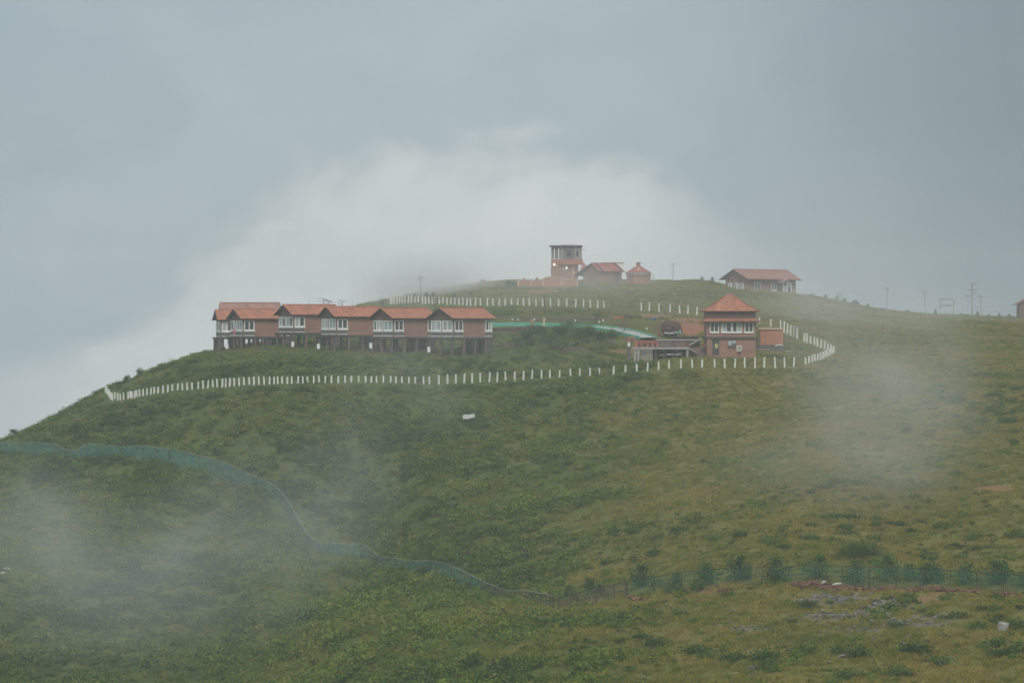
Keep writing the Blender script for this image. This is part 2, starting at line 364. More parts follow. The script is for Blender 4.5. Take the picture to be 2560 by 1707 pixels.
M['leaf'] = leaf_material('shrub_leaves', [(.034, .078, .020), (.066, .130, .028), (.120, .190, .040)])
M['leaf_dark'] = leaf_material('sapling_leaves', [(.030, .082, .028), (.050, .120, .034), (.088, .170, .044)])
M['grass'] = leaf_material('grass_blades', [(.120, .160, .026), (.195, .210, .034), (.270, .240, .046), (.330, .255, .065)], 'instancer')

def net_material(name, c, opaque):
    m = bpy.data.materials.new(name); m.use_nodes = True; nt = m.node_tree; b = nt.nodes['Principled BSDF']; N = nt.nodes.new; L = nt.links.new
    b.inputs['Base Color'].default_value = (*c, 1); b.inputs['Roughness'].default_value = .8
    tc = N('ShaderNodeTexCoord'); n = N('ShaderNodeTexNoise'); n.inputs['Scale'].default_value = .8; n.inputs['Detail'].default_value = 5; L(tc.outputs['Object'], n.inputs['Vector'])
    mr = N('ShaderNodeMapRange'); mr.inputs[1].default_value = .3; mr.inputs[2].default_value = .7; mr.inputs[3].default_value = opaque * .7; mr.inputs[4].default_value = opaque * 1.3; L(n.outputs[0], mr.inputs[0])
    tr = N('ShaderNodeBsdfTransparent'); mx = N('ShaderNodeMixShader'); out = nt.nodes['Material Output']
    L(mr.outputs[0], mx.inputs[0]); L(tr.outputs[0], mx.inputs[1]); L(b.outputs[0], mx.inputs[2]); L(mx.outputs[0], out.inputs[0])
    return m
M['net'] = net_material('green_shade_net', (.050, .21, .180), .50)
M['net_thin'] = net_material('thin_green_net', (.030, .22, .150), .20)
M['net_brown'] = net_material('brown_net', (.09, .075, .07), .38)

def terrain_material():
    m = bpy.data.materials.new('hill_ground'); m.use_nodes = True; nt = m.node_tree; b = nt.nodes['Principled BSDF']; N = nt.nodes.new; L = nt.links.new
    b.inputs['Roughness'].default_value = 1.0; b.inputs['Specular IOR Level'].default_value = .1
    geo = N('ShaderNodeNewGeometry')
    def noise(scale, detail=5, rough=.6, st=None):
        n = N('ShaderNodeTexNoise'); n.inputs['Scale'].default_value = scale; n.inputs['Detail'].default_value = detail; n.inputs['Roughness'].default_value = rough
        if st:
            mp = N('ShaderNodeMapping'); mp.inputs['Scale'].default_value = st; L(geo.outputs['Position'], mp.inputs[0]); L(mp.outputs[0], n.inputs['Vector'])
        else: L(geo.outputs['Position'], n.inputs['Vector'])
        return n.outputs[0]
    def mix(f, a, c):
        n = N('ShaderNodeMix'); n.data_type = 'RGBA'; L(f, n.inputs[0])
        for i, v in ((6, a), (7, c)):
            if isinstance(v, tuple): n.inputs[i].default_value = (*v, 1)
            else: L(v, n.inputs[i])
        return n.outputs[2]
    def mr(v, a, c, lo=0, hi=1):
        n = N('ShaderNodeMapRange'); L(v, n.inputs[0]); n.inputs[1].default_value = a; n.inputs[2].default_value = c; n.inputs[3].default_value = lo; n.inputs[4].default_value = hi; return n.outputs[0]
    def attr(nm):
        a = N('ShaderNodeAttribute'); a.attribute_name = nm; return a.outputs['Fac']
    lush = mix(mr(noise(.9), .35, .68), (.050, .078, .016), (.080, .108, .022))
    dry = mix(mr(noise(.22, 6, .6, (1, 1, 1)), .35, .65), (.125, .120, .024), (.175, .142, .040))
    dry = mix(mr(noise(1.6, 5, .65), .45, .75), dry, (.095, .104, .024))
    c = mix(attr('dry'), lush, dry)
    c = mix(attr('rocky'), c, mix(mr(noise(1.8), .38, .62), (.165, .135, .075), (.150, .140, .125)))
    c = mix(attr('soil'), c, mix(mr(noise(1.3), .35, .7), (.30, .125, .070), (.20, .085, .055)))
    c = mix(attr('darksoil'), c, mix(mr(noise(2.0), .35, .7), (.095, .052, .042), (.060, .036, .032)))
    L(c, b.inputs['Base Color'])
    bp = N('ShaderNodeBump'); bp.inputs['Strength'].default_value = .8; bp.inputs['Distance'].default_value = .25; L(noise(2.4, 6, .65), bp.inputs['Height']); L(bp.outputs[0], b.inputs['Normal'])
    return m
M['ground'] = terrain_material()

# ------------------------------------------------------------------ terrain sheet
def dryness(px, py, X, Y):
    n = fbm(X / 14, Y / 14, 21) - .5; n2 = fbm(X / 5, Y / 5, 33) - .5
    w = sstep(1150, 1900, px + (py - 1200) * .25 + n * 520) * .95
    top = sstep(800, 740, py) * .6
    return np.clip(np.maximum(w, top) + n2 * .4, 0, 1)
def build_terrain():
    ys = np.concatenate([np.arange(-50, 190, 8.0), np.arange(190, 300, .55), np.arange(300, 440, .6), np.arange(440, 600, .9), np.arange(600, 760, 8.0), np.arange(760, 1061, 30.0)])
    us = np.concatenate([np.arange(-900, -100, 40.0), np.arange(-100, 2661, 11.0), np.arange(2680, 3801, 40.0)])
    ext = np.array([-9000., -6000, -4000, -2600, -1700]); ext2 = np.array([4600., 5600, 7500, 10000, 13000])
    us = np.concatenate([ext, us, ext2])
    U, Yg = np.meshgrid(us, ys); Xg = (U - 1280) / F * np.maximum(Yg, 150)
    Z = ground(Xg, Yg)
    px = 1280 + Xg / np.maximum(Yg, 60) * F; py = HORIZON - (Z - E) / np.maximum(Yg, 60) * F
    jit = fbm(Xg / 2.2, Yg / 2.2, 50)
    dry = dryness(px, py, Xg, Yg)
    front = (Yg > 180) & (Yg < 600)
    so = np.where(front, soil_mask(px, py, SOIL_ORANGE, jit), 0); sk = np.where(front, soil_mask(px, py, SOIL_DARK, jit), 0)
    # small tussocks in the sheet itself
    Z = Z + np.where(front, (fbm(Xg / 1.3, Yg / 1.3, 61, 3) - .5) * .45 * (1 - np.maximum(so, sk)), 0)
    nr, nc = Xg.shape
    v = np.stack([Xg, Yg, Z], -1).reshape(-1, 3)
    i = np.arange(nr * nc).reshape(nr, nc)
    q = np.stack([i[:-1, :-1], i[:-1, 1:], i[1:, 1:], i[1:, :-1]], -1).reshape(-1, 4)
    me = bpy.data.meshes.new('hillside'); me.vertices.add(len(v)); me.vertices.foreach_set('co', v.ravel().astype(np.float32))
    me.loops.add(q.size); me.loops.foreach_set('vertex_index', q.ravel().astype(np.int32))
    me.polygons.add(len(q)); me.polygons.foreach_set('loop_start', (np.arange(len(q)) * 4).astype(np.int32))
    me.update(calc_edges=True); me.validate()
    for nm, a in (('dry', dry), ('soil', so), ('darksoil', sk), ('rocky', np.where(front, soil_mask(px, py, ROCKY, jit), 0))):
        at = me.attributes.new(nm, 'FLOAT', 'POINT'); at.data.foreach_set('value', a.ravel().astype(np.float32))
    me.shade_smooth(); me.materials.append(M['ground'])
    o = link('hillside', me); tag(o, 'green hillside rising to the resort under low cloud', kind='structure')
    return o
build_terrain()

# ------------------------------------------------------------------ leaves
def leaf_mesh(name, cen, size, mat, seed, up=.35, aspect=.6):
    "one quad per leaf, random lean, with a tone value per leaf"
    rg = np.random.default_rng(seed); n = len(cen)
    nrm = rg.normal(size=(n, 3)); nrm[:, 2] = np.abs(nrm[:, 2]) + up; nrm /= np.linalg.norm(nrm, axis=1)[:, None]
    a = np.cross(nrm, rg.normal(size=(n, 3))); a /= np.linalg.norm(a, axis=1)[:, None]; b = np.cross(nrm, a)
    s = np.asarray(size)[:, None]; a = a * s * .5; b = b * s * .5 * aspect
    v = np.stack([cen - a, cen - b * .9, cen + a, cen + b * .9], 1).reshape(-1, 3)
    me = bpy.data.meshes.new(name); me.vertices.add(4 * n); me.vertices.foreach_set('co', v.ravel().astype(np.float32))
    me.loops.add(4 * n); me.loops.foreach_set('vertex_index', np.arange(4 * n, dtype=np.int32))
    me.polygons.add(n); me.polygons.foreach_set('loop_start', (np.arange(n) * 4).astype(np.int32)); me.update(calc_edges=True)
    at = me.attributes.new('lv', 'FLOAT', 'POINT'); at.data.foreach_set('value', np.repeat(rg.random(n), 4).astype(np.float32))
    me.materials.append(mat)
    return me
def clumped(n, k, rx, ry, rz, z0, seed, spread=.38, flat=False):
    rg = np.random.default_rng(seed)
    c = rg.normal(size=(k, 3)); c /= np.linalg.norm(c, axis=1)[:, None]; c *= (rg.random(k) ** .5)[:, None] * .75
    if flat: c[:, 2] = np.abs(c[:, 2])
    w = rg.integers(0, k, n); p = c[w] + rg.normal(size=(n, 3)) * spread * (.6 + .6 * rg.random(k))[w][:, None]
    if flat: p[:, 2] = np.abs(p[:, 2]) * .9
    return p * np.array([rx, ry, rz]) + np.array([0, 0, z0])

# ------------------------------------------------------------------ white concrete posts
def post_mesh():
    b = MB(); s, t = .105, .088
    b.prism([(-s, -s), (s, -s), (s, s), (-s, s)], -.35, .965, [(-t, -t), (t, -t), (t, t), (-t, t)])
    b.prism([(-t, -t), (t, -t), (t, t), (-t, t)], .965, 1.0, [(-t * .55, -t * .55), (t * .55, -t * .55), (t * .55, t * .55), (-t * .55, t * .55)])
    return b.mesh('fence_post', M['post'])
POST = post_mesh()
ONES = 'zeroth first second third fourth fifth sixth seventh eighth ninth tenth eleventh twelfth thirteenth fourteenth fifteenth sixteenth seventeenth eighteenth nineteenth'.split()
def ordinal(n):
    if n < 20: return ONES[n]
    t = ['twenty', 'thirty', 'forty', 'fifty', 'sixty', 'seventy', 'eighty', 'ninety']; tt = ['twentieth', 'thirtieth', 'fortieth', 'fiftieth', 'sixtieth', 'seventieth', 'eightieth', 'ninetieth']
    if n >= 100: return 'one hundred and ' + ordinal(n - 100) if n > 100 else 'hundredth'
    return tt[n // 10 - 2] if n % 10 == 0 else t[n // 10 - 2] + '-' + ONES[n % 10]
rnd = random.Random(7)
POSTS = []
def put_post(px, top, d, label, group):
    g = on_ground(px, d); h = (E - (top - HORIZON) / F * d) - g.z
    h = min(max(h, 1.0), 2.1) * rnd.uniform(.93, 1.03)
    o = link('fence_post', POST, None, g, (rnd.uniform(-.05, .05), rnd.uniform(-.06, .06), rnd.uniform(0, 1.5)), (1, 1, h))
    tag(o, label, 'fence post', group); POSTS.append((g.x, g.y)); return o
# lower row, left to right
z1 = [168, 195, 218, 246, 285, 305, 323, 345, 364, 388, 420, 455, 488, 519, 553, 597, 641, 681, 727, 770, 814, 857, 912, 953, 996, 1042, 1080, 1125, 1155, 1192, 1233, 1276, 1320, 1366, 1408, 1452, 1498, 1545,
      1586, 1621, 1658, 1705, 1745, 1800, 1843, 1885, 1940, 1987, 2044, 2098, 2158, 2220, 2273, 2338]
z2 = [192, 269, 345, 438, 538, 617, 701, 797, 884, 1001, 1084, 1216, 1338, 1453, 1570, 1683, 1795, 1922, 2031, 2150, 2277]
z3 = [160, 280, 413, 531, 666, 820, 950, 1093, 1224, 1420, 1586, 1745, 1897, 2051, 2200]
z4 = [125, 284, 420, 597, 738, 880, 1018, 1162, 1290, 1445, 1576, 1705]
row = [240 + x / 3.5636 for x in z1] + [880 + x / 5.6 for x in z2] + [1280 + x / 5.6 for x in z3] + [1680 + x / 5.6 for x in z4]
TOPX = [287, 309, 320, 358, 368, 395, 408, 420, 444, 468, 496, 520, 549, 577, 605, 633, 661, 689, 717, 745, 773, 798, 829, 896, 990, 1030, 1070, 1097, 1139, 1180, 1223, 1286, 1330, 1400, 1426, 1498, 1534, 1563, 1591, 1619, 1646, 1673, 1702, 1787, 1837, 1887, 1984]
TOPY = [982, 982, 981, 979, 976, 974, 969, 967, 962, 957, 953, 949, 946, 945, 942, 941, 940, 940, 941, 942, 943, 942, 941, 940.5, 940.5, 941, 940, 937, 934, 932, 930, 926.5, 924, 923, 921, 918, 914, 911, 908, 905, 902.5, 900.5, 897, 897, 895, 892, 891]
DX = [262, 300, 408, 519, 700, 1300, 1937, 1984]; DD = [418, 412, 408, 404.5, 402, 402.5, 404, 405]
for i, px in enumerate(row):
    put_post(px, float(np.interp(px, TOPX, TOPY)), float(np.interp(px, DX, DD)), 'white post, %s from the left in the lower row below the cottages' % ordinal(i + 1), 'posts of the lower row')
for i, (px, d, top) in enumerate([(281, 413.5, 981), (277, 415, 979.5), (273.5, 416.5, 978), (270, 418, 976), (267, 420, 974), (264.5, 422, 972)]):
    put_post(px, top, d, 'white post, %s back from the left corner of the lower row' % ordinal(i + 1), 'posts round the left corner')
# right bend: front run rising to the corner, then back up the hill
fr = [(1870, 632), (1917, 618), (1962, 600), (2000, 590), (2040, 575), (2080, 566), (2113, 550), (2143, 535), (2175, 518), (2205, 505), (2237, 490)]
for i, (x, y) in enumerate(fr):
    px = 1680 + x / 5.6
    put_post(px, 780 + y / 5.6, float(np.interp(px, [2013, 2030, 2060, 2080], [408, 411, 417, 423])), 'white post, %s from the left in the run climbing to the right corner' % ordinal(i + 1), 'posts climbing to the right corner')
bk = [(2265, 475), (2225, 452), (2180, 428), (2135, 405), (2087, 383), (2037, 368), (1993, 350), (1940, 328), (1888, 300), (1850, 288), (1752, 230), (1708, 203), (1660, 175), (1612, 150), (1570, 130), (1520, 105), (1383, 88), (1228, 65)]
for i, (x, y) in enumerate(bk):
    px = 1680 + x / 5.6
    put_post(px, 780 + y / 5.6, float(np.interp(px, [1895, 1930, 1951, 2000, 2050, 2085], [468, 462, 457, 444, 433, 426])), 'white post, %s from the right corner going back behind the orange shed' % ordinal(i + 1), 'posts leading back from the right corner')
# upper rows
ul = [85, 108, 143, 183, 217, 254, 287, 340, 384, 435, 477, 537, 580, 630, 677, 720, 776, 822, 882, 933, 988, 1050, 1102, 1159, 1214, 1278, 1352, 1446, 1527, 1612, 1698, 1787, 1872, 1950, 2036, 2130, 2220]
up = [960 + x / 5.6 for x in ul] + [1360 + x / 5.6 for x in (93, 203, 318, 443, 553, 650, 752, 840)]
UTX = [975, 999, 1011, 1028, 1063, 1088, 1117, 1147, 1177, 1201, 1233, 1324, 1340, 1376, 1459, 1476, 1494, 1510]; UTY = [735, 735, 737, 739.5, 740.5, 742, 743, 744, 744.5, 744, 745, 745.5, 746, 746, 747, 748.5, 750, 751.5]
for i, px in enumerate(up):
    put_post(px, float(np.interp(px, UTX, UTY)), float(np.interp(px, [975, 1100, 1300, 1510], [512, 497, 490, 486])), 'white post, %s from the left in the upper row under the tower' % ordinal(i + 1), 'posts of the upper row')
ur = [(1362, 195), (1470, 200), (1608, 208), (1765, 222), (1900, 235), (2012, 245), (2138, 255), (2275, 270)]
for i, (x, y) in enumerate(ur):
    px = 1360 + x / 5.6
    put_post(px, 720 + y / 5.6, float(np.interp(px, [1600, 1766], [482, 474])), 'white post, %s from the left in the short row beside the pyramid roof' % ordinal(i + 1), 'posts of the short upper row')

# ------------------------------------------------------------------ stilted cottages
def window_unit(parent, axis, a0, a1, z0, z1, out, panes, lower=True, lz=.10):
    """window on a wall: axis 'x' runs along the long wall (outside is -y), 'y' along the gable (outside is -x)"""
    def bx(b, u0, u1, p0, p1, w0, w1):
        if axis == 'x': b.box(u0, u1, -p1, -p0, w0, w1)
        else: b.box(-p1, -p0, u0, u1, w0, w1)
    fr = MB(); t = .15
    bx(fr, a0, a1, out, out + .07, z0, z0 + t); bx(fr, a0, a1, out, out + .07, z1 - t, z1)
    bx(fr, a0, a0 + t, out, out + .068, z0 + t, z1 - t); bx(fr, a1 - t, a1, out, out + .068, z0 + t, z1 - t)
    n = len(panes); step = (a1 - a0) / n
    for k in range(1, n): bx(fr, a0 + k * step - .065, a0 + k * step + .065, out, out + .066, z0 + t, z1 - t)
    w = fr.build('window', M['white'], parent)
    for k, kind in enumerate(panes):
        p = MB(); u0 = a0 + k * step + (.065 if k else t); u1 = a0 + (k + 1) * step - (.065 if k < n - 1 else t)
        bx(p, u0, u1, out - .01, out + .025, z0 + t, z1 - t); p.build('pane', M['curtain' if kind == 'c' else 'glass'], w)
    s = MB(); bx(s, a0 - .05, a1 + .05, out, out + .13, z0 - .15, z0 - .003); s.build('sill', M['white'], w)
    if lower:
        p = MB(); bx(p, a0, a1, out - .008, out + .02, lz + .08, z0 - .153); p.build('lower_panel', M['panel'], w)
        g = MB()
        for k in range(0, n * 2 + 1):
            u = a0 + (a1 - a0) * k / (n * 2); wd = .028 if 0 < k < n * 2 else .04
            bx(g, max(a0, u - wd), min(a1, u + wd), out + .022, out + .045, lz + .10, z0 - .16)
        bx(g, a0, a1, out + .022, out + .05, z0 - .27, z0 - .22)
        g.build('panel_bars', M['concrete_pale'], w)
        r = MB(); bx(r, a0, a1, out, out + .09, lz - .02, lz + .07); r.build('bottom_rail', M['white'], w)
    return w

def gable_roof(parent, x0, x1, yc, half_l, half_r, zr, slope_l, slope_r, th, mat, soff, name='roof'):
    "ridge along x at y=yc; left is +y, right is -y"
    rf = MB()
    rf.slab([(x0, yc - half_r, zr - half_r * slope_r), (x1, yc - half_r, zr - half_r * slope_r), (x1, yc, zr), (x0, yc, zr)], th)
    rf.slab([(x0, yc, zr), (x1, yc, zr), (x1, yc + half_l, zr - half_l * slope_l), (x0, yc + half_l, zr - half_l * slope_l)], th)
    r = rf.build(name, mat, parent)
    cp = MB(); cp.tube([(x0, yc, zr + .0), (x1, yc, zr + .0)], .09, 6); cp.build('ridge_cap', mat, r)
    sf = MB(); e = .02
    sf.slab([(x0 + e, yc - half_r + e, zr - (half_r - e) * slope_r - th - .01), (x1 - e, yc - half_r + e, zr - (half_r - e) * slope_r - th - .01), (x1 - e, yc, zr - th - .01), (x0 + e, yc, zr - th - .01)], .04)
    sf.slab([(x0 + e, yc, zr - th - .01), (x1 - e, yc, zr - th - .01), (x1 - e, yc + half_l - e, zr - (half_l - e) * slope_l - th - .01), (x0 + e, yc + half_l - e, zr - (half_l - e) * slope_l - th - .01)], .04)
    sf.build('soffit', soff, r)
    for xx in (x0 - .04, x1):
        MB().slab([(xx, yc - half_r, zr - half_r * slope_r - th - .12), (xx + .04, yc - half_r, zr - half_r * slope_r - th - .12), (xx + .04, yc, zr - th - .12), (xx, yc, zr - th - .12)][::-1], .17).build('bargeboard', soff, r)
        MB().slab([(xx, yc, zr - th - .12), (xx + .04, yc, zr - th - .12), (xx + .04, yc + half_l, zr - half_l * slope_l - th - .12), (xx, yc + half_l, zr - half_l * slope_l - th - .12)][::-1], .17).build('bargeboard', soff, r)
    return r

def cottage(px, py, d, a, label, panes, rod=True, size=1.0, W=4.6, L=7.57, far_window=True, roofmat='roof', wallmat='plaster', lift=0.0):
    loc = P(px, py, d); th = R(90 - a)
    root = empty('stilt_cottage', loc, th); CS = d / 400.0 * size; root.scale = (CS, CS, CS); tag(root, label, 'cottage', 'stilted cottages on the brow')
    zr = 4.05 + lift; sl = .52; half = W / 2 + .45
    ct, st = math.cos(th), math.sin(th)
    def gl(x, y): return (gz(loc.x + (ct * x - st * y) * CS, loc.y + (st * x + ct * y) * CS) - loc.z) / CS
    # walls: long walls and gables, one closed shell
    wl = MB(); wt = zr - (W / 2) * sl - .16; ap = zr - .16
    pr = [(0, 0), (W, 0), (W, wt), (W / 2, ap), (0, wt)]
    v = [(0, y, z) for y, z in pr] + [(L, y, z) for y, z in pr]
    wl.add(v, [(0, 1, 2, 3, 4), (9, 8, 7, 6, 5)] + [(i, (i + 1) % 5, 5 + (i + 1) % 5, 5 + i) for i in range(5)])
    wl.build('wall', M[wallmat], root)
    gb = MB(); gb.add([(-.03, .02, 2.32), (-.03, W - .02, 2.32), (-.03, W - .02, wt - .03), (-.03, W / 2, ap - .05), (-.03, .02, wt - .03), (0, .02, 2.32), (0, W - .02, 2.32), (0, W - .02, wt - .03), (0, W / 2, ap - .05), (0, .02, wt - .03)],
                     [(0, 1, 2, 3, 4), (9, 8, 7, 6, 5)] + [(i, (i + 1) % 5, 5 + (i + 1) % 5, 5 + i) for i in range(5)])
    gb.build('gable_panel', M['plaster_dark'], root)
    gable_roof(root, -.55, L + .5, W / 2, half, half, zr, sl, sl, .10, M[roofmat], M['soffit'])
    # corner posts of the glazed bay
    for (x0, x1, y0, y1) in ((-.06, .10, -.06, .10), (-.06, .06, W / 2 - .07, W / 2 + .07), (-.06, .06, W - .12, W)):
        MB().box(x0, x1, y0, y1, .02, 2.32).build('bay_post', M['pillar_brown'], root)
    window_unit(root, 'y', W / 2 + .12, W - .16, .86, 2.28, .004, panes[0])
    window_unit(root, 'y', .14, W / 2 - .12, .86, 2.28, .004, panes[1])
    window_unit(root, 'x', .14, 1.78, .86, 2.30, .004, panes[2])
    if far_window: window_unit(root, 'x', 6.15, 7.45, .86, 2.34, .004, ['g', 'c'])
    sb = MB(); sb.box(-.62, L + .25, -.18, W + .18, -.17, -.003); sb.box(-.50, L + .1, -.10, .14, -.30, -.172); sb.box(-.5, L + .1, W - .14, W + .1, -.30, -.172)
    sb.box(-.45, -.2, .16, W - .16, -.30, -.172)
    sb.build('floor_slab', M['concrete'], root)
    for iy, y in enumerate((.05, W / 2, W - .05)):
        for ix, x in enumerate((-.28, 2.0, 4.2, 6.3)):
            g = gl(x, y)
            if g < -.5 and not (iy == 1 and ix > 1):
                MB().box(x - .15, x + .15, y - .15, y + .15, g - .4, -.174 if ix and iy == 1 else -.303).build('stilt', M['pillar_brown' if (ix + iy) % 2 else 'concrete'], root)
    # plinth wall closing the uphill end
    MB().box(L - .9, L, .02, W - .02, min(gl(L, 0), gl(L, W)) - .4, -.303).build('plinth', M['concrete'], root)
    if rod: MB().tube([(L * .5, W / 2, zr), (L * .5, W / 2, zr + 1.25)], .022, 5).build('lightning_rod', M['metal'], root)
    return root, gl
COT = [
    (1134, 843, 416, 44.5, 'stilted cottage at the right end of the row, nearest the turquoise walkway', [['c', 'c'], ['c', 'c'], ['g', 'g']], False),
    (983.6, 842, 420, 49.2, 'second stilted cottage from the right end of the row, orange tiled roof', [['c', 'c', 'g'], ['c', 'c'], ['g', 'g']], True),
    (841, 837.5, 425, 59.0, 'third stilted cottage from the right end of the row, two curtained gable windows', [['c', 'c'], ['c', 'c'], ['g', 'g']], True),
    (734, 832, 432, 58.0, 'stilted cottage standing highest, fourth from the right end of the row', [['g', 'c'], ['g', 'c'], ['c', 'g']], True),
    (607.5, 841, 440, 61.5, 'stilted cottage with a pink cloth on its front, fifth from the right', [['c', 'g'], ['c', 'c'], ['g', 'g']], False),
    (552, 843, 450, 76.0, 'leftmost stilted cottage, half hidden behind the one with the pink cloth', [['c'], ['c'], ['c', 'g']], True)]
cots = [cottage(px, py, d, a, lb, pn, rod, sz) for (px, py, d, a, lb, pn, rod), sz in zip(COT, (1.0, .985, .975, .965, .945, .93))]
cottage(556, 830, 464, 88.5, 'taller tiled house of which only the roof shows behind the left cottages', [['c'], ['c'], ['c', 'g']], False, L=7.3, far_window=False, roofmat='roof_faded')

def cabinet(px, py_top, py_bot, d, label):
    z0 = E - (py_bot - HORIZON) / F * d; z1 = E - (py_top - HORIZON) / F * d; x = (px - 1280) / F * d; g = gz(x, d)
    root = empty('utility_cabinet', (x, d, z0)); tag(root, label, 'cabinet', 'white cabinets at the cottage stilts')
    h = z1 - z0
    MB().box(-.21, .21, -.14, .14, 0, h - .06).build('cabinet_body', M['white'], root)
    MB().box(-.25, .25, -.18, .18, h - .058, h).build('lid', M['white'], root)
    MB().box(-.18, .18, -.165, -.143, .06, h - .12).build('door', M['white'], root)
    MB().box(-.07, .07, -.07, .07, min(g - z0 - .3, -.1), -.002).build('leg', M['dark_metal'], root)
for (px, a, b, d, who) in ((1072, 867, 881, 417.5, 'cottage at the right end'), (927, 857, 871, 421.5, 'second cottage from the right'), (796, 859, 872, 425, 'third cottage from the right'), (732, 854, 867, 430, 'highest cottage'), (567.5, 861, 872, 440, 'cottage with the pink cloth')):
    cabinet(px, a, b, d, 'white cabinet at the front stilt of the ' + who)
# pink cloth
pk = MB(); c0 = P(585.5, 822, 440.3)
zz = np.linspace(0, -.95, 7)
for i in range(6):
    for j in range(3):
        pass
vs_ = []; fs_ = []
for i, z in enumerate(zz):
    for j in range(5):
        vs_.append(((j - 2) * .085 * (1 + .12 * math.sin(i * 1.3)), .05 * math.sin(j * 2.1 + i * .7), z)); 
for i in range(6):
    for j in range(4): fs_.append((i * 5 + j, i * 5 + j + 1, (i + 1) * 5 + j + 1, (i + 1) * 5 + j))
pk.add(vs_, fs_); me = pk.mesh('pink_cloth', M['pink'], True)
o = link('pink_cloth', me, None, c0); sm = o.modifiers.new('thickness', 'SOLIDIFY'); sm.thickness = .02
tag(o, 'pink cloth hanging at the front of the fifth cottage from the right', 'cloth')

# ------------------------------------------------------------------ two-storey hut with pyramid roof
def simple_window(parent, x0, x1, z0, z1, y, panes, mat='white', t=.12):
    fr = MB(); fr.box(x0, x1, y - .07, y, z0, z0 + t); fr.box(x0, x1, y - .07, y, z1 - t, z1); fr.box(x0, x0 + t, y - .068, y, z0 + t, z1 - t); fr.box(x1 - t, x1, y - .068, y, z0 + t, z1 - t)
    n = len(panes); st = (x1 - x0) / n
    for k in range(1, n): fr.box(x0 + k * st - .05, x0 + k * st + .05, y - .066, y, z0 + t, z1 - t)
    w = fr.build('window', M[mat], parent)
    for k, kind in enumerate(panes):
        MB().box(x0 + k * st + (.05 if k else t), x0 + (k + 1) * st - (.05 if k < n - 1 else t), y - .03, y + .004, z0 + t, z1 - t).build('pane', M['curtain' if kind == 'c' else 'glass'], w)
    MB().box(x0 - .04, x1 + .04, y - .13, y, z0 - .09, z0 - .003).build('sill', M[mat], w)
    return w
def hip_roof(parent, x0, x1, y0, y1, z0, zt, over, mat, name='roof', sag=.10):
    cx, cy_ = (x0 + x1) / 2, (y0 + y1) / 2; b = MB(); n = 6; rings = []
    X0, X1, Y0, Y1 = x0 - over, x1 + over, y0 - over, y1 + over
    for k in range(n + 1):
        t = k / n; s = 1 - t; z = z0 + (zt - z0) * (t - sag * math.sin(t * math.pi) * (1 - t) * 1.3)
        rings.append([(cx + (X0 - cx) * s, cy_ + (Y0 - cy_) * s, z), (cx + (X1 - cx) * s, cy_ + (Y0 - cy_) * s, z), (cx + (X1 - cx) * s, cy_ + (Y1 - cy_) * s, z), (cx + (X0 - cx) * s, cy_ + (Y1 - cy_) * s, z)])
    vs = [v for r in rings for v in r]; fs = [(3, 2, 1, 0)]
    for k in range(n):
        for j in range(4): fs.append((k * 4 + j, k * 4 + (j + 1) % 4, (k + 1) * 4 + (j + 1) % 4, (k + 1) * 4 + j))
    b.add(vs, fs)
    r = b.build(name, mat, parent)
    h = MB()
    for j in range(4): h.tube([Vector(rings[k][j]) + Vector((0, 0, .03)) for k in range(n)] , .07, 5)
    h.build('hip_tiles', mat, r)
    e = MB(); e.box(X0 + .04, X1 - .04, Y0 + .04, Y1 - .04, z0 - .12, z0 - .004); e.build('eaves_board', M['soffit'], r)
    return r
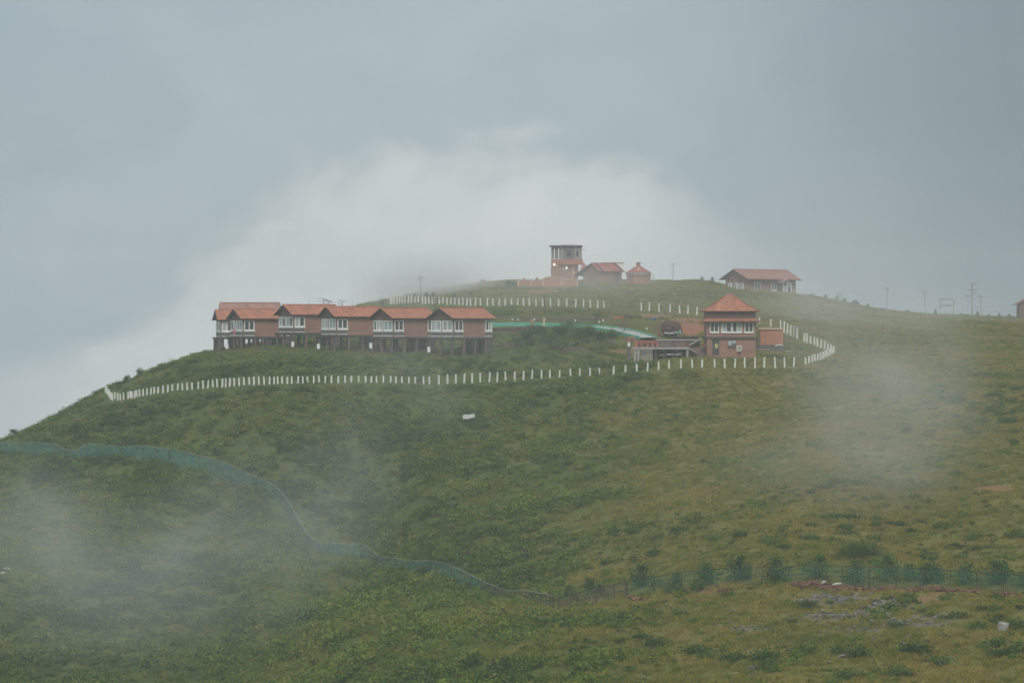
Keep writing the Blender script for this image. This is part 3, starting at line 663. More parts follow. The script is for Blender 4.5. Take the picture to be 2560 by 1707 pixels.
def hut():
    d = 415.0; k = d / F; base = P(1828, 888, d)
    root = empty('pyramid_roof_hut', base); tag(root, 'two-storey brown hut with a tiled pyramid roof beside the orange shed', 'hut')
    Wd = 6.98 / 2; D = 6.4
    def z(py): return (888 - py) * k
    MB().box(-Wd, Wd, 0, D, -1.2, z(845.5)).build('lower_wall', M['plaster'], root)
    MB().box(-Wd - .25, Wd + .25, -.25, D + .25, z(845.5) + .003, z(841.5)).build('floor_band', M['concrete'], root)
    MB().box(-Wd, Wd, 0, D, z(841.5) + .003, z(778)).build('upper_wall', M['plaster'], root)
    cl = MB(); cl.box(-Wd + .05, Wd - .05, -.025, -.002, z(797) + .05, z(779.5)); cl.build('clerestory_panel', M['plaster_dark'], root)
    # skirt roof between the storeys
    sk = MB(); zi, zo = z(796.5), z(802.5); a0, a1 = Wd + .003, Wd + .72
    inner = [(-a0, -.003), (a0, -.003), (a0, D + .003), (-a0, D + .003)]; outer = [(-a1, -.72), (a1, -.72), (a1, D + .72), (-a1, D + .72)]
    for i in range(4):
        j = (i + 1) % 4
        sk.slab([(*outer[i], zo), (*outer[j], zo), (*inner[j], zi), (*inner[i], zi)], .07)
    s = sk.build('skirt_roof', M['roof'], root)
    MB().box(-a1 + .03, a1 - .03, -.69, -.60, zo - .17, zo - .075).build('skirt_board', M['soffit'], s)
    hip_roof(root, -Wd, Wd, 0, D, z(777.5), z(732), .55, M['roof'])
    px = lambda p: (p - 1828) * k
    for (a, b, pn) in ((1774.8, 1797.2, 'gg'), (1803.4, 1829, 'cg'), (1830.2, 1854.3, 'gc'), (1861.4, 1883.8, 'gg')):
        simple_window(root, px(a), px(b), z(831), z(804.5), -.002, pn)
    dr = MB(); dr.box(px(1782), px(1796.5), -.05, -.002, .05, z(847.5)); dd = dr.build('door', M['glass'], root)
    MB().box(px(1780.5), px(1782) - .003, -.10, -.002, .02, z(846.5)).build('jamb', M['pillar_brown'], dd)
    MB().box(px(1796.5) + .003, px(1798), -.10, -.002, .02, z(846.5)).build('jamb', M['pillar_brown'], dd)
    MB().box(-Wd - .02, px(1777), -.14, -.003, -.6, z(846)).build('pilaster', M['plaster'], root)
    w = MB(); w.box(px(1818.5), px(1840), -.05, -.002, z(871.5), z(850)); w = w.build('shuttered_window', M['panel'], root)
    for i, (a, b, c, e) in enumerate(((1820, 1829, 863, 852), (1830, 1839, 858, 851.5))):
        MB().box(px(a), px(b), -.075, -.052, z(c), z(e)).build('curtain', M['curtain'], w)
    bxx = MB(); bxx.box(px(1841.8), px(1853.5), -.30, -.003, z(878), z(864)); bb = bxx.build('meter_box', M['white'], root)
    MB().box(px(1843), px(1852.4), -.325, -.302, z(876.5), z(865.5)).build('meter_door', M['concrete_pale'], bb)
    MB().tube([(px(1853.5), -.04, z(873.5)), (px(1888), -.04, z(873))], .025, 5).build('cable_pipe', M['metal'], root)
    MB().tube([(px(1848), -.2, z(878)), (px(1848), -.2, -.2)], .04, 5).build('conduit', M['dark_metal'], root)
    # yellow jacket hung in the doorway
    y = MB(); x0, x1 = px(1788.2), px(1793.6); y.box(x0, x1, -.13, -.055, z(871), z(859.5)); y.box(x0 - .06, x0 - .002, -.12, -.06, z(869), z(861)); y.box(x1 + .002, x1 + .06, -.12, -.06, z(869), z(861)); y.box(x0 + .07, x1 - .07, -.12, -.06, z(859.3), z(858))
    o = y.build('hanging_jacket', M['yellow'], None, base); tag(o, 'yellow jacket hanging in the dark doorway of the hut', 'jacket')
    # stones before the wall
    return root
hut()

def shed():
    d = 424.0; k = d / F; base = P(1929.5, 862, d); root = empty('orange_shed', base); tag(root, 'small flat-roofed orange shed with a cream coping beside the hut', 'shed')
    w = 28.5 * k; h = (862 - 823.5) * k
    MB().box(-w, w, 0, 2.6, 0, h).build('wall', M['orange_wall'], root)
    MB().box(-w - .18, w + .12, -.16, 2.75, h + .003, h + .22).build('coping', M['cream'], root)
    MB().box(-w - .35, w + .1, -.25, 2.7, -1.0, -.004).build('plinth', M['concrete'], root)
    MB().box(-w + .62 * 1.1, -w + .62 * 1.1 + .10, -.06, -.002, .1, h * .62).build('drain_pipe', M['pillar_brown'], root)
    MB().box(-w - 1.05, -w - .36, .1, 1.2, -.9, .9).build('steps_block', M['concrete'], root)
shed()
def plank(px0, py0, px1, py1, d, label, mat='concrete_pale', w=.10):
    a = P(px0, py0, d); b = P(px1, py1, d); mid = (a + b) / 2
    o = MB().tube([a - mid, (0, 0, .03), b - mid], [w, w * .9, w], 6).build('pipe', M[mat], None, mid); tag(o, label, 'pipe')
plank(1938, 864, 1957, 862, 421, 'bent white pipe lying at the foot of the orange shed', 'white', .07)
plank(1891, 873.5, 1925, 873.5, 415, 'pale pipe on the ground right of the hut', 'concrete_pale', .06)
plank(1963, 876, 1984, 879, 413, 'pale pipe lying in the grass between shed and corner posts', 'concrete_pale', .06)
for i, (px, d) in enumerate(((1990, 446), (2004, 441))):
    pass
g1 = on_ground(1990, 447); tr = empty('pipe_trestle', g1); tag(tr, 'pale crossbar on legs inside the bend of white posts', 'trestle')
MB().tube([(-.55, 0, 1.75), (1.1, -.2, 1.45)], .09, 6).build('bar', M['concrete_pale'], tr)
for x, h in ((-.2, 1.6), (.75, 1.45)): MB().tube([(x, -.05, -.3), (x, -.05, h)], .06, 6).build('leg', M['concrete'], tr)

# ------------------------------------------------------------------ viewing deck and terrace left of the hut
def deck():
    d = 413.0; k = d / F; base = P(1581, 868, d)
    def X(p): return (p - 1581) * k
    def Z(p): return (868 - p) * k
    root = empty('viewing_deck', base); tag(root, 'concrete viewing deck on columns with red parapet left of the hut', 'deck')
    MB().box(0, X(1723), 0, 3.2, -.30, 0).build('deck_slab', M['concrete_pale'], root)
    for p, w in ((1587.5, .17), (1596, .17), (1718.5, .14)): MB().box(X(p) - w, X(p) + w, .10, .42, -2.6, -.303).build('column', M['concrete_pale'], root)
    for p in (1640, 1662, 1684, 1704): MB().box(X(p) - .12, X(p) + .12, .5, .8, -2.6, -.303).build('column', M['concrete'], root)
    MB().box(X(1604), X(1631), .05, 1.2, -2.4, -.304).build('stone_pier', M['stone'], root)
    st = MB()
    for i in range(5): st.box(X(1600) + .02 * i, X(1632.5) - .02 * i, -1.0 + .2 * i, .04, -2.05 + .19 * i - (.6 if i == 0 else 0), -2.05 + .19 * (i + 1) - .004)
    st.build('front_steps', M['step_stone'], root)
    MB().box(X(1634), X(1722), 2.4, 2.6, -2.4, -.305).build('back_wall', M['earth'], root)
    # parapet
    pa = MB(); pa.box(X(1592), X(1645), .25, .45, .55, .98); pa.build('parapet_beam', M['red'], root)
    for p in (1592, 1604, 1618, 1631, 1643): MB().box(X(p) - .10, X(p) + .22, .22, .48, .003, .547).build('parapet_pillar', M['brick_red'], root)
    MB().box(X(1593.5), X(1642), .50, .56, .003, .54).build('parapet_panel', M['plaster_dark'], root)
    ar = MB(); ar.tube([(X(1570), .3, Z(847)), (X(1575), .3, Z(844)), (X(1582), .3, Z(843.5)), (X(1587.5), .3, Z(847)), (X(1588.5), .3, .0)], .13, 6); ar.build('arch_rail', M['orange_frame'], root)
    # terrace behind
    MB().box(X(1646), X(1752), 2.0, 5.0, .003, Z(851.5)).build('terrace_wall', M['pillar_brown'], root)
    MB().box(X(1645), X(1753), 1.85, 5.1, Z(851.5) + .003, Z(849)).build('terrace_edge', M['concrete_pale'], root)
    lv = MB()
    for i in range(5): lv.box(X(1647), X(1680), 1.93, 1.997, .12 + i * .17, .17 + i * .17)
    lv.build('louvre', M['concrete_pale'], root)
    MB().box(X(1690), X(1752), 5.2, 7.0, Z(870), Z(843)).build('upper_terrace', M['earth'], root)
    MB().box(X(1690), X(1754), 5.1, 7.1, Z(843) + .003, Z(841)).build('upper_edge', M['concrete'], root)
    s1 = MB()
    for i in range(7): s1.box(X(1721 + i * 4.6), X(1728 + i * 4.6), .9, 1.82, Z(863 - i * 2.5) - .06, Z(861.5 - i * 2.4))
    s1.build('upper_stair', M['concrete_pale'], root)
    s2 = MB()
    for i in range(4): s2.box(X(1723.5 + i * 4.5), X(1729 + i * 4.5), .1, 1.0, Z(874 + i * 2.6), Z(872 + i * 2.6))
    s2.build('lower_stair', M['concrete_pale'], root)
    MB().box(X(1724), X(1764), 1.1, 1.4, -2.2, Z(868)).build('stair_wall', M['pillar_brown'], root)
    # separate things on and by the deck
    r = empty('red_capped_post', P(1572, 866, 412)); tag(r, 'white post with a red cap at the left end of the deck', 'post')
    MB().prism([(-.16, -.16), (.16, -.16), (.16, .16), (-.16, .16)], 0, .70, [(-.14, -.14), (.14, -.14), (.14, .14), (-.14, .14)]).build('shaft', M['white'], r)
    MB().prism([(-.24, -.24), (.24, -.24), (.24, .24), (-.24, .24)], .703, 1.25, [(-.15, -.15), (.15, -.15), (.15, .15), (-.15, .15)]).build('cap', M['red'], r); MB().box(-.22, .22, -.22, .22, -1.8, -.003).build('plinth', M['concrete'], r)
    for px, py, dd, lb in ((1719, 864.5, 413.6, 'red flower pot on the deck by the stair'), (1760, 868, 413.4, 'red flower pot against the left corner of the hut'), (1648, 840.5, 420, 'red flower pot on the terrace behind the deck')):
        b = MB(); n = 8
        ring = lambda rr: [(rr * math.cos(i * 2 * math.pi / n), rr * math.sin(i * 2 * math.pi / n)) for i in range(n)]
        b.prism(ring(.16), 0, .34, ring(.24)); b.prism(ring(.27), .343, .44)
        o = b.build('flower_pot', M['red'], None, P(px, py, dd)); tag(o, lb, 'flower pot')
    rg = random.Random(5)
    for i, (px, py, w) in enumerate(((1653, 890, .42), (1672, 888.5, .45), (1682, 888, .35), (1694, 888, .5), (1699, 886.5, .4), (1693, 877.5, .5), (1659, 877, .35))):
        b = MB(); bm = bmesh.new()
        for _ in range(22):
            v = Vector((rg.gauss(0, 1), rg.gauss(0, 1), rg.gauss(0, 1))).normalized(); bm.verts.new((v.x * w, v.y * .3, v.z * .17 + .1))
        bmesh.ops.convex_hull(bm, input=bm.verts); me = bpy.data.meshes.new('sack'); bm.to_mesh(me); bm.free(); me.materials.append(M['dirty_white'])
        o = link('sack', me, None, P(px, py, d + .35 + .1 * i)); tag(o, 'white sack %s in the dark space under the deck' % ('on a shelf' if py < 880 else 'on the ground') + ', %s from the left' % (ordinal(i + 1) if i < 5 else ordinal(7 - i)), 'sack', 'sacks under the deck')
deck()

# ------------------------------------------------------------------ turquoise walkway
def ribbon(name, pts, w, h, mat, parent):
    "low wall following points (the top edge), w thick, h high"
    b = MB(); n = len(pts); vs = []
    for i, p in enumerate(pts):
        t = (pts[min(i + 1, n - 1)] - pts[max(i - 1, 0)]); t.z = 0; t.normalize(); s = Vector((-t.y, t.x, 0)) * w / 2
        vs += [p - s, p + s, p + s - Vector((0, 0, h)), p - s - Vector((0, 0, h))]
    fs = [(0, 1, 2, 3), tuple(4 * (n - 1) + k for k in (3, 2, 1, 0))]
    for i in range(n - 1):
        for k in range(4): fs.append((4 * i + k, 4 * i + (k + 1) % 4, 4 * i + 4 + (k + 1) % 4, 4 * i + 4 + k))
    b.add(vs, fs); return b.build(name, mat, parent)
def smooth_path(pts, n=40):
    pts = np.array(pts, float); t = np.arange(len(pts)); ti = np.linspace(0, len(pts) - 1, n)
    return [tuple(float(pchip(t, pts[:, c], np.array([x]))[0]) for c in range(pts.shape[1])) for x in ti]
wk = empty('walkway', (0, 0, 0)); tag(wk, 'curved walkway with turquoise edge walls behind the small trees', 'walkway')
back = [P(*q) for q in smooth_path([(1215, 807, 450), (1330, 806.5, 450), (1400, 808, 449.5), (1447, 810.5, 448.5), (1500, 813, 447), (1553, 818.5, 443.5), (1590, 826, 440), (1640, 840, 433)])]
front = [P(*q) for q in smooth_path([(1215, 809.5, 447.6), (1330, 809, 447.6), (1394, 810.5, 447), (1440, 813, 446), (1490, 818, 443.5), (1532, 824.5, 440), (1572, 834, 435), (1600, 841, 431)])]
ribbon('edge_wall', back, .16, .42, M['turquoise'], wk); ribbon('edge_wall', front, .16, .40, M['turquoise'], wk)
fl = MB(); vs_ = []
for a, b in zip(back, front): vs_ += [a - Vector((0, 0, .20)), b - Vector((0, 0, .18)), b - Vector((0, 0, 1.3)), a - Vector((0, 0, 1.3))]
fs_ = [(0, 1, 2, 3)]
for i in range(len(back) - 1):
    for k in range(4): fs_.append((4 * i + k, 4 * i + (k + 1) % 4, 4 * i + 4 + (k + 1) % 4, 4 * i + 4 + k))
fl.add(vs_, fs_); fl.build('floor', M['concrete_pale'], wk)
for i, (px, py, d) in enumerate(((1281, 806, 452), (1295, 806, 452), (1336, 806, 452), (1362, 806, 452), (1438, 808, 451), (1498, 812, 449), (1508, 808, 450), (1617, 829, 441))):
    r = empty('garden_light', P(px, py + 2, d)); tag(r, 'short white garden light behind the turquoise walkway, %s from the left' % ordinal(i + 1), 'lamp', 'garden lights along the walkway')
    MB().tube([(0, 0, -.8), (0, 0, .45)], .04, 6).build('post', M['metal'], r)
    MB().tube([(0, 0, .452), (0, 0, .52), (0, 0, .62), (0, 0, .70)], [.08, .13, .13, .05], 8).build('globe', M['white'], r)
for px, py, d, lb, h in ((1331, 813, 446.6, 'orange gate pillar in the turquoise walkway wall', .75), (1360, 812, 446.6, 'cream gate pillar in the turquoise walkway wall', 1.0)):
    r = empty('gate_pillar', P(px, py, d)); tag(r, lb, 'pillar')
    MB().box(-.16, .16, -.16, .16, -.8, h).build('shaft', M['orange_wall' if h < .9 else 'cream'], r); MB().box(-.22, .22, -.22, .22, h + .003, h + .12).build('cap', M['cream'], r)
sp = empty('stone_steps', P(1322, 816, 445)); tag(sp, 'stone steps leading down from the gate pillars', 'steps')
for i in range(7): MB().box(-.8 - i * .33, .5 - i * .33, -.55 - i * .55, -.02 - i * .55, -1.6 - i * .22, -.12 - i * .20).build('step', M['pillar_brown'], sp)
# stone retaining wall uphill of the walkway: stones of uneven size
def stone_mesh(name, mat, seed, flat=.6, n=14):
    rg = random.Random(seed); bm = bmesh.new()
    for _ in range(n):
        v = Vector((rg.gauss(0, 1), rg.gauss(0, 1), rg.gauss(0, 1))).normalized(); bm.verts.new((v.x * .5, v.y * .42, v.z * .5 * flat))
    bmesh.ops.convex_hull(bm, input=bm.verts); me = bpy.data.meshes.new(name); bm.to_mesh(me); bm.free(); me.materials.append(mat); return me
EARTHST = [stone_mesh('stone', M['earth'], 70 + i, .75) for i in range(4)]
def stone_wall(name, label, path, size, seed):
    rg = random.Random(seed); pts = smooth_path(path, 120); root = empty(name, P(*pts[0])); tag(root, label, 'wall')
    ps = [P(*q) for q in pts]; n = 0
    for i in range(0, len(ps) - 1):
        seg = (ps[i + 1] - ps[i]).length; k = max(1, int(seg / size))
        for j in range(k):
            for row_ in range(2):
                p = ps[i].lerp(ps[i + 1], (j + rg.random() * .6) / k) - root.location + Vector((0, rg.uniform(-.1, .1), -.12 - row_ * size * .6 + rg.uniform(-.08, .08)))
                s = size * rg.uniform(.9, 1.6)
                link('stone', EARTHST[n % 4], root, p, (rg.uniform(-.4, .4), rg.uniform(-.4, .4), rg.uniform(0, 6)), (s, s * .8, s)); n += 1
    core = ribbon('earth_core', [p - root.location + Vector((0, .35, -.05)) for p in ps], .6, 1.2, M['earth'], root)
stone_wall('retaining_wall', 'dark stone retaining wall uphill of the turquoise walkway', [(1236, 793.5, 457), (1330, 794, 457), (1458, 796, 456.5), (1540, 803, 455)], .46, 3)
stone_wall('retaining_wall', 'short dark stone bank just below the turquoise walkway', [(1232, 821, 441), (1300, 821.5, 441), (1366, 823.5, 441)], .42, 4)

# ------------------------------------------------------------------ earth heap, bench, bundles near the deck
def lump(name, label, cat, px, py, d, rx, ry, rz, mat, seed, rough=.22):
    rg = np.random.default_rng(seed); bm = bmesh.new(); bmesh.ops.create_icosphere(bm, subdivisions=4, radius=1)
    for v in bm.verts:
        c = v.co.copy(); k = 1 + rough * (float(fbm(np.array([c.x * 2.2 + seed]), np.array([c.y * 2.2 + c.z * 1.7]), seed)[0]) - .5) * 2 + rough * .5 * (float(vnoise(np.array([c.x * 9 + c.z * 5]), np.array([c.y * 9 + c.z * 4]), seed)[0]) - .5)
        v.co = Vector((c.x * rx * k, c.y * ry * k, max(c.z, -.25) * rz * k))
    me = bpy.data.meshes.new(name); bm.to_mesh(me); bm.free(); me.materials.append(mat)
    o = link(name, me, None, P(px, py, d)); tag(o, label, cat); return o
lump('earth_heap', 'dark brown heap of earth left of the hut', 'heap', 1678, 826, 437, 1.55, 1.3, 1.45, M['earth'], 4)
lump('scrap_pile', 'dark scrap with pale sheets lying before the earth heap', 'scrap', 1675, 838, 430, .95, .6, .55, M['dark_metal'], 9, .5)
for i, (px, py, a) in enumerate(((1667, 832.5, .2), (1680, 833, -.15), (1690, 829, .1))):
    o = MB().box(-.4, .4, -.25, .25, -.025, .025).build('sheet', M['concrete_pale'], None, P(px, py, 429.0 - .2 * i), (.25, a, .5 * i)); tag(o, 'pale sheet on the scrap pile, %s from the left' % ordinal(i + 1), 'sheet', 'sheets on the scrap pile')
o = MB().tube([P(1698, 821, 433) - P(1700, 832, 433), (0, 0, 0)], .13, 8).build('pipe', M['concrete_pale'], None, P(1702, 834, 433)); tag(o, 'white pipe leaning beside the earth heap', 'pipe')
lump('green_tarpaulin', 'crumpled green tarpaulin at the foot of the earth heap', 'tarpaulin', 1697, 833, 434, .55, .4, .22, M['turquoise'], 12, .4)
bn = empty('orange_bench', P(1546, 800.5, 452)); tag(bn, 'low orange bench at the edge of the track', 'bench')
MB().box(-.72, .72, -.25, .25, .34, .44).build('seat', M['orange_frame'], bn)
for x in (-.6, .6): MB().box(x - .06, x + .06, -.22, .22, -.4, .337).build('leg', M['orange_frame'], bn)
MB().box(-.72, .72, .20, .26, .443, .62).build('backrest', M['orange_frame'], bn)
lump('earth_heap', 'dark earth heap behind the orange bench', 'heap', 1566, 792, 456, 1.0, .8, .45, M['earth'], 15)
lump('blue_bundle', 'blue covered bundle on the track above the earth heap', 'bundle', 1634, 800.5, 456, .5, .4, .42, M['blue'], 20, .4)

# ------------------------------------------------------------------ hilltop: tower, scalloped wall, houses
def tower():
    d = 560.0; k = d / F; base = P(1418, 703, d); root = empty('tower', base); tag(root, 'orange and grey lookout tower on the hilltop', 'tower')
    Z = lambda py: (703 - py) * k
    X = lambda px: (px - 1418) * k
    low = [(X(1378), 1.0), (X(1396), -.10), (X(1431), -.10), (X(1446), .7), (X(1446), 4.2), (X(1378), 4.2)]
    MB().prism(low, -1.2, Z(661)).build('shaft', M['brick_red'], root)
    up = [(X(1378.4), .7), (X(1406), -.75), (X(1437), -.75), (X(1457), .7), (X(1457), 4.4), (X(1378.4), 4.4)]
    upt = [(X(1378.8), .8), (X(1407), -.6), (X(1436.5), -.6), (X(1455), .8), (X(1455), 4.3), (X(1378.8), 4.3)]
    MB().prism(up, Z(661) + .003, Z(648.5)).build('balcony_band', M['orange_wall'], root)
    MB().prism(upt, Z(648.5) + .003, Z(616)).build('lantern_storey', M['grey_face'], root)
    ov = [(X(1373.5), .4), (X(1406), -1.0), (X(1437.5), -1.0), (X(1457.5), .5), (X(1457.5), 4.6), (X(1373.5), 4.6)]
    MB().prism(ov, Z(616) + .003, Z(613.2)).build('roof_slab', M['dark_face'], root)
    MB().prism([(X(1395), 0), (X(1445), 0), (X(1445), 4), (X(1395), 4)], Z(613.2) + .003, Z(611), [(X(1410), 1), (X(1435), 1), (X(1435), 3), (X(1410), 3)]).build('roof_cap', M['grey_face'], root)
    # balcony recess as a flat front, its shade put into the dark colour
    f = MB().box(X(1407.5), X(1436), -.66, -.603, Z(648), Z(617)).build('recess_shade_front', M['dark_face'], root)
    MB().box(X(1415), X(1427.5), -.70, -.663, Z(641), Z(627)).build('opening', M['glass'], f)
    MB().box(X(1412.3), X(1414), -.70, -.663, Z(642), Z(626.5)).build('mullion', M['grey_face'], f)
    # narrow white windows of the left face, dark slit of the right face
    def on_face(p0, p1, t0, t1, z0, z1, out, name, mat, parent=root):
        a = Vector((p0[0], p0[1], 0)); b = Vector((p1[0], p1[1], 0)); n = (b - a).cross(Vector((0, 0, 1))).normalized()
        q = [a.lerp(b, t0) + n * out, a.lerp(b, t1) + n * out]
        return MB().slab([(q[0].x, q[0].y, z0), (q[1].x, q[1].y, z0), (q[1].x, q[1].y, z1), (q[0].x, q[0].y, z1)], .06).build(name, M[mat], parent)
    for t in (.10, .48):
        w = on_face(upt[0], upt[1], t, t + .30, Z(647), Z(619), .05, 'window', 'glass')
        on_face(upt[0], upt[1], t + .12, t + .22, Z(646), Z(620), .085, 'mullion', 'white', w)
        on_face(upt[0], upt[1], t, t + .30, Z(648.2), Z(646.6), .10, 'sill', 'white', w)
    on_face(upt[2], upt[3], .22, .50, Z(641.5), Z(627.5), .04, 'window', 'glass')
    on_face(low[0], low[1], 0, 1, Z(666), Z(662), .06, 'cream_band', 'cream')
    on_face(low[2], low[3], .0, .28, Z(695), Z(666), .07, 'cream_pilaster', 'cream')
    on_face(low[2], low[3], .0, .9, Z(665.5), Z(663), .07, 'cream_band', 'cream')
    cx, cz = X(1413.5), Z(669.8)
    ring = MB(); n = 14
    pts = [(cx + .42 * math.cos(i * 2 * math.pi / n), -.17, cz + .42 * math.sin(i * 2 * math.pi / n)) for i in range(n + 1)]
    ring.tube(pts, .07, 6); rw = ring.build('round_window', M['white'], root)
    dsk = MB(); dsk.add([(cx + .38 * math.cos(i * 2 * math.pi / n), -.14, cz + .38 * math.sin(i * 2 * math.pi / n)) for i in range(n)] + [(cx + .38 * math.cos(i * 2 * math.pi / n), -.103, cz + .38 * math.sin(i * 2 * math.pi / n)) for i in range(n)],
        [tuple(range(n - 1, -1, -1)), tuple(range(n, 2 * n))] + [(i, (i + 1) % n, n + (i + 1) % n, n + i) for i in range(n)]); dsk.build('pane', M['glass'], rw)
    arch = MB(); pa = [(X(1395) + .75 * math.cos(t), .02 - .2, Z(696) + .75 * math.sin(t)) for t in np.linspace(0, math.pi, 9)]
    arch.tube([(p[0], p[1] - .02, p[2]) for p in pa], .07, 5); arch.build('door_arch', M['plaster_dark'], root)
    # stair ramp on the right
    rp = MB(); rp.slab([(X(1452), .2, Z(672)), (X(1474), .2, Z(687)), (X(1474), .2, Z(671)), (X(1457.5), .2, Z(655))], .15)
    rp.slab([(X(1452), 1.6, Z(672)), (X(1474), 1.6, Z(687)), (X(1474), 1.6, Z(671)), (X(1457.5), 1.6, Z(655))], .15)
    rp.slab([(X(1450), .2, Z(671)), (X(1474), .2, Z(686)), (X(1474), 1.6, Z(686)), (X(1450), 1.6, Z(671))], .12)
    rp.build('stair_ramp', M['orange_wall'], root)
    MB().box(X(1456), X(1461.5), .9, 1.4, Z(624.5), Z(622.5)).build('spout', M['dark_face'], root)
    # lit corner lamp, and a glowing bead that paints the window glint
    em = bpy.data.materials.new('lamp_and_glint_glow'); em.use_nodes = True; b = em.node_tree.nodes['Principled BSDF']; b.inputs['Emission Color'].default_value = (1, .98, .90, 1); b.inputs['Emission Strength'].default_value = 2.5
    for px, py, y, r, lb in ((1385.5, 661, .25, .17, 'lit round lamp on the left corner of the tower'), (1415.8, 670, -.30, .13, 'small glowing bead painting the glint at the round window of the tower')):
        m = bmesh.new(); bmesh.ops.create_uvsphere(m, u_segments=10, v_segments=8, radius=r); me = bpy.data.meshes.new('globe'); m.to_mesh(me); m.free(); me.materials.append(em)
        t = empty('lamp_and_glint', (base.x + X(px), base.y + y, base.z + Z(py))); tag(t, lb, 'lamp'); link('globe', me, t)
        MB().tube([(0, 0, 0), (0, .35, 0)], .05, 6).build('bracket', M['dark_metal'], t)
tower()

def scallop_wall():
    d0 = 533.0; root = empty('boundary_wall', P(1295, 717, d0)); tag(root, 'orange boundary wall with a scalloped cream-edged top below the tower', 'wall')
    pill = [1295, 1326.5, 1358.5, 1404]; k = d0 / F
    X = lambda px: (px - 1295) * k
    tops = {1295: 699, 1326.5: 698, 1358.5: 696, 1404: 694.5, 1446: 697}
    xs = pill + [1446]
    for i in range(4):
        a, b = xs[i], xs[i + 1]; prof = []; n = 16
        for j in range(n + 1):
            t = j / n; px = a + (b - a) * t; top = tops[a] * (1 - t) + tops[b] * t
            dip = 4.5 * abs(math.sin(2 * math.pi * t)) if i < 2 else 3.2 * math.sin(math.pi * t) * (-1 if i == 2 else 1)
            hump = -3.0 * max(0, math.cos((t - .5) * 2 * math.pi)) if i < 2 else 0
            prof.append((X(px), (717 - (top + dip + hump)) * k))
        seg = MB(); vs = []
        for x, z in prof: vs += [(x, 0, z), (x, .25, z), (x, .25, -1.6), (x, 0, -1.6)]
        fs = [(0, 1, 2, 3), tuple(4 * n + q for q in (3, 2, 1, 0))]
        for j in range(n):
            for q in range(4): fs.append((4 * j + q, 4 * j + (q + 1) % 4, 4 * j + 4 + (q + 1) % 4, 4 * j + 4 + q))
        seg.add(vs, fs); s = seg.build('wall_panel', M['orange_wall'], root)
        cp = MB(); vs = []
        for x, z in prof: vs += [(x, -.06, z + .004), (x, .31, z + .004), (x, .31, z + .13), (x, -.06, z + .13)]
        cp.add(vs, fs); cp.build('coping', M['cream'], s)
    for p in pill + [1444]:
        MB().box(X(p) - .11, X(p) + .13, -.09, .34, -1.6, (717 - 697) * k).build('pier', M['cream'], root)
scallop_wall()

def hill_house():
    d = 553.0; a = 52.0; th = R(90 - a); k = d / F
    base = P(1501 - 3, 712, d); root = empty('gable_house', base, th); tag(root, 'red-tiled gable house beside the tower', 'house')
    W, L = 6.2, 5.6; zr = (712 - 657.5) * k; yc = 2.0; sl_r = .62; sl_l = .44
    ct, st = math.cos(th), math.sin(th)
    wl = MB(); zt0 = zr - yc * sl_r - .14; zt1 = zr - (4.6 - yc) * sl_l - .14
    pr = [(0, -1.2), (4.6, -1.2), (4.6, zt1), (yc, zr - .14), (0, zt0)]
    wl.add([(0, y, z) for y, z in pr] + [(L, y, z) for y, z in pr], [(0, 1, 2, 3, 4), (9, 8, 7, 6, 5)] + [(i, (i + 1) % 5, 5 + (i + 1) % 5, 5 + i) for i in range(5)])
    wl.build('wall', M['plaster'], root)
    gable_roof(root, -.45, L + .4, yc, 5.1, yc + .45, zr, sl_l, sl_r, .12, M['roof_red'], M['soffit'])
    v = MB()
    for x in (.55, L - .35): v.tube([(x, yc - .02, zr + .06), (x, -.42, zr - 2.42 * sl_r + .05)], .14, 6)
    v.build('verge_tiles', M['soffit'], root)
    window_unit(root, 'y', 4.62, 5.5, 1.1, 2.5, -.5, ['c', 'c'], lower=False)
    MB().box(.3, .8, 4.61, 6.4, -1, 1.0).build('porch_wall', M['brick_red'], root)
    MB().box(3.7, 5.0, -.05, -.003, .3, 2.2).build('door', M['plaster_dark'], root)
hill_house()
wb = empty('white_block', P(1533, 666, 572)); tag(wb, 'white-walled block showing behind the red-tiled house', 'building')
MB().box(-2.1, 2.1, 0, 3, -5, .75).build('wall', M['white'], wb); MB().box(-2.25, 2.25, -.15, 3.15, .753, .93).build('cornice', M['white'], wb)

def pavilion():
    d = 556.0; k = d / F; base = P(1596, 705, d); root = empty('round_pavilion', base); tag(root, 'small eight-sided red pavilion with a capped chimney on its roof', 'pavilion')
    n = 8; ring = lambda r: [(r * math.cos(i * 2 * math.pi / n + .39), r * math.sin(i * 2 * math.pi / n + .39)) for i in range(n)]
    Z = lambda py: (705 - py) * k
    MB().prism(ring(2.35), -1.2, Z(687)).build('wall', M['brick_red'], root)
    MB().prism(ring(2.62), Z(687) + .003, Z(682)).build('eaves_band', M['concrete_pale'], root)
    r = MB().prism(ring(2.72), Z(682) + .003, Z(665), ring(.42)).build('roof', M['roof_red'], root)
    MB().prism(ring(.40), Z(665) + .003, Z(657.5)).build('chimney', M['brick_red'], r)
    MB().prism(ring(.52), Z(657.5) + .003, Z(656)).build('chimney_cap', M['brick_red'], r)
    MB().box(-.45, .35, -1.75, -1.2, Z(676), Z(670.5)).build('dormer', M['cream'], r)
    for i in (4, 5, 6, 7):
        x, y = ring(2.42)[i]; MB().box(x - .09, x + .09, y - .09, y + .09, -.8, Z(687.2)).build('pillar', M['orange_wall'], root)
    MB().tube([(2.85, .2, -.6), (2.85, .2, Z(685)), (2.5, .2, Z(684))], .04, 5).build('drain_pipe', M['dark_metal'], root)
pavilion()
lump('rubble_heap', 'dark red heap of bricks and earth in front of the gable house', 'heap', 1436, 722, 534, 2.1, .9, 1.15, M['earth'], 31, .35)
lump('dark_bush', 'low dark bush at the left end of the boundary wall', 'bush', 1281, 714, 534, 1.2, .7, .8, M['leaf_dark'], 33, .6)
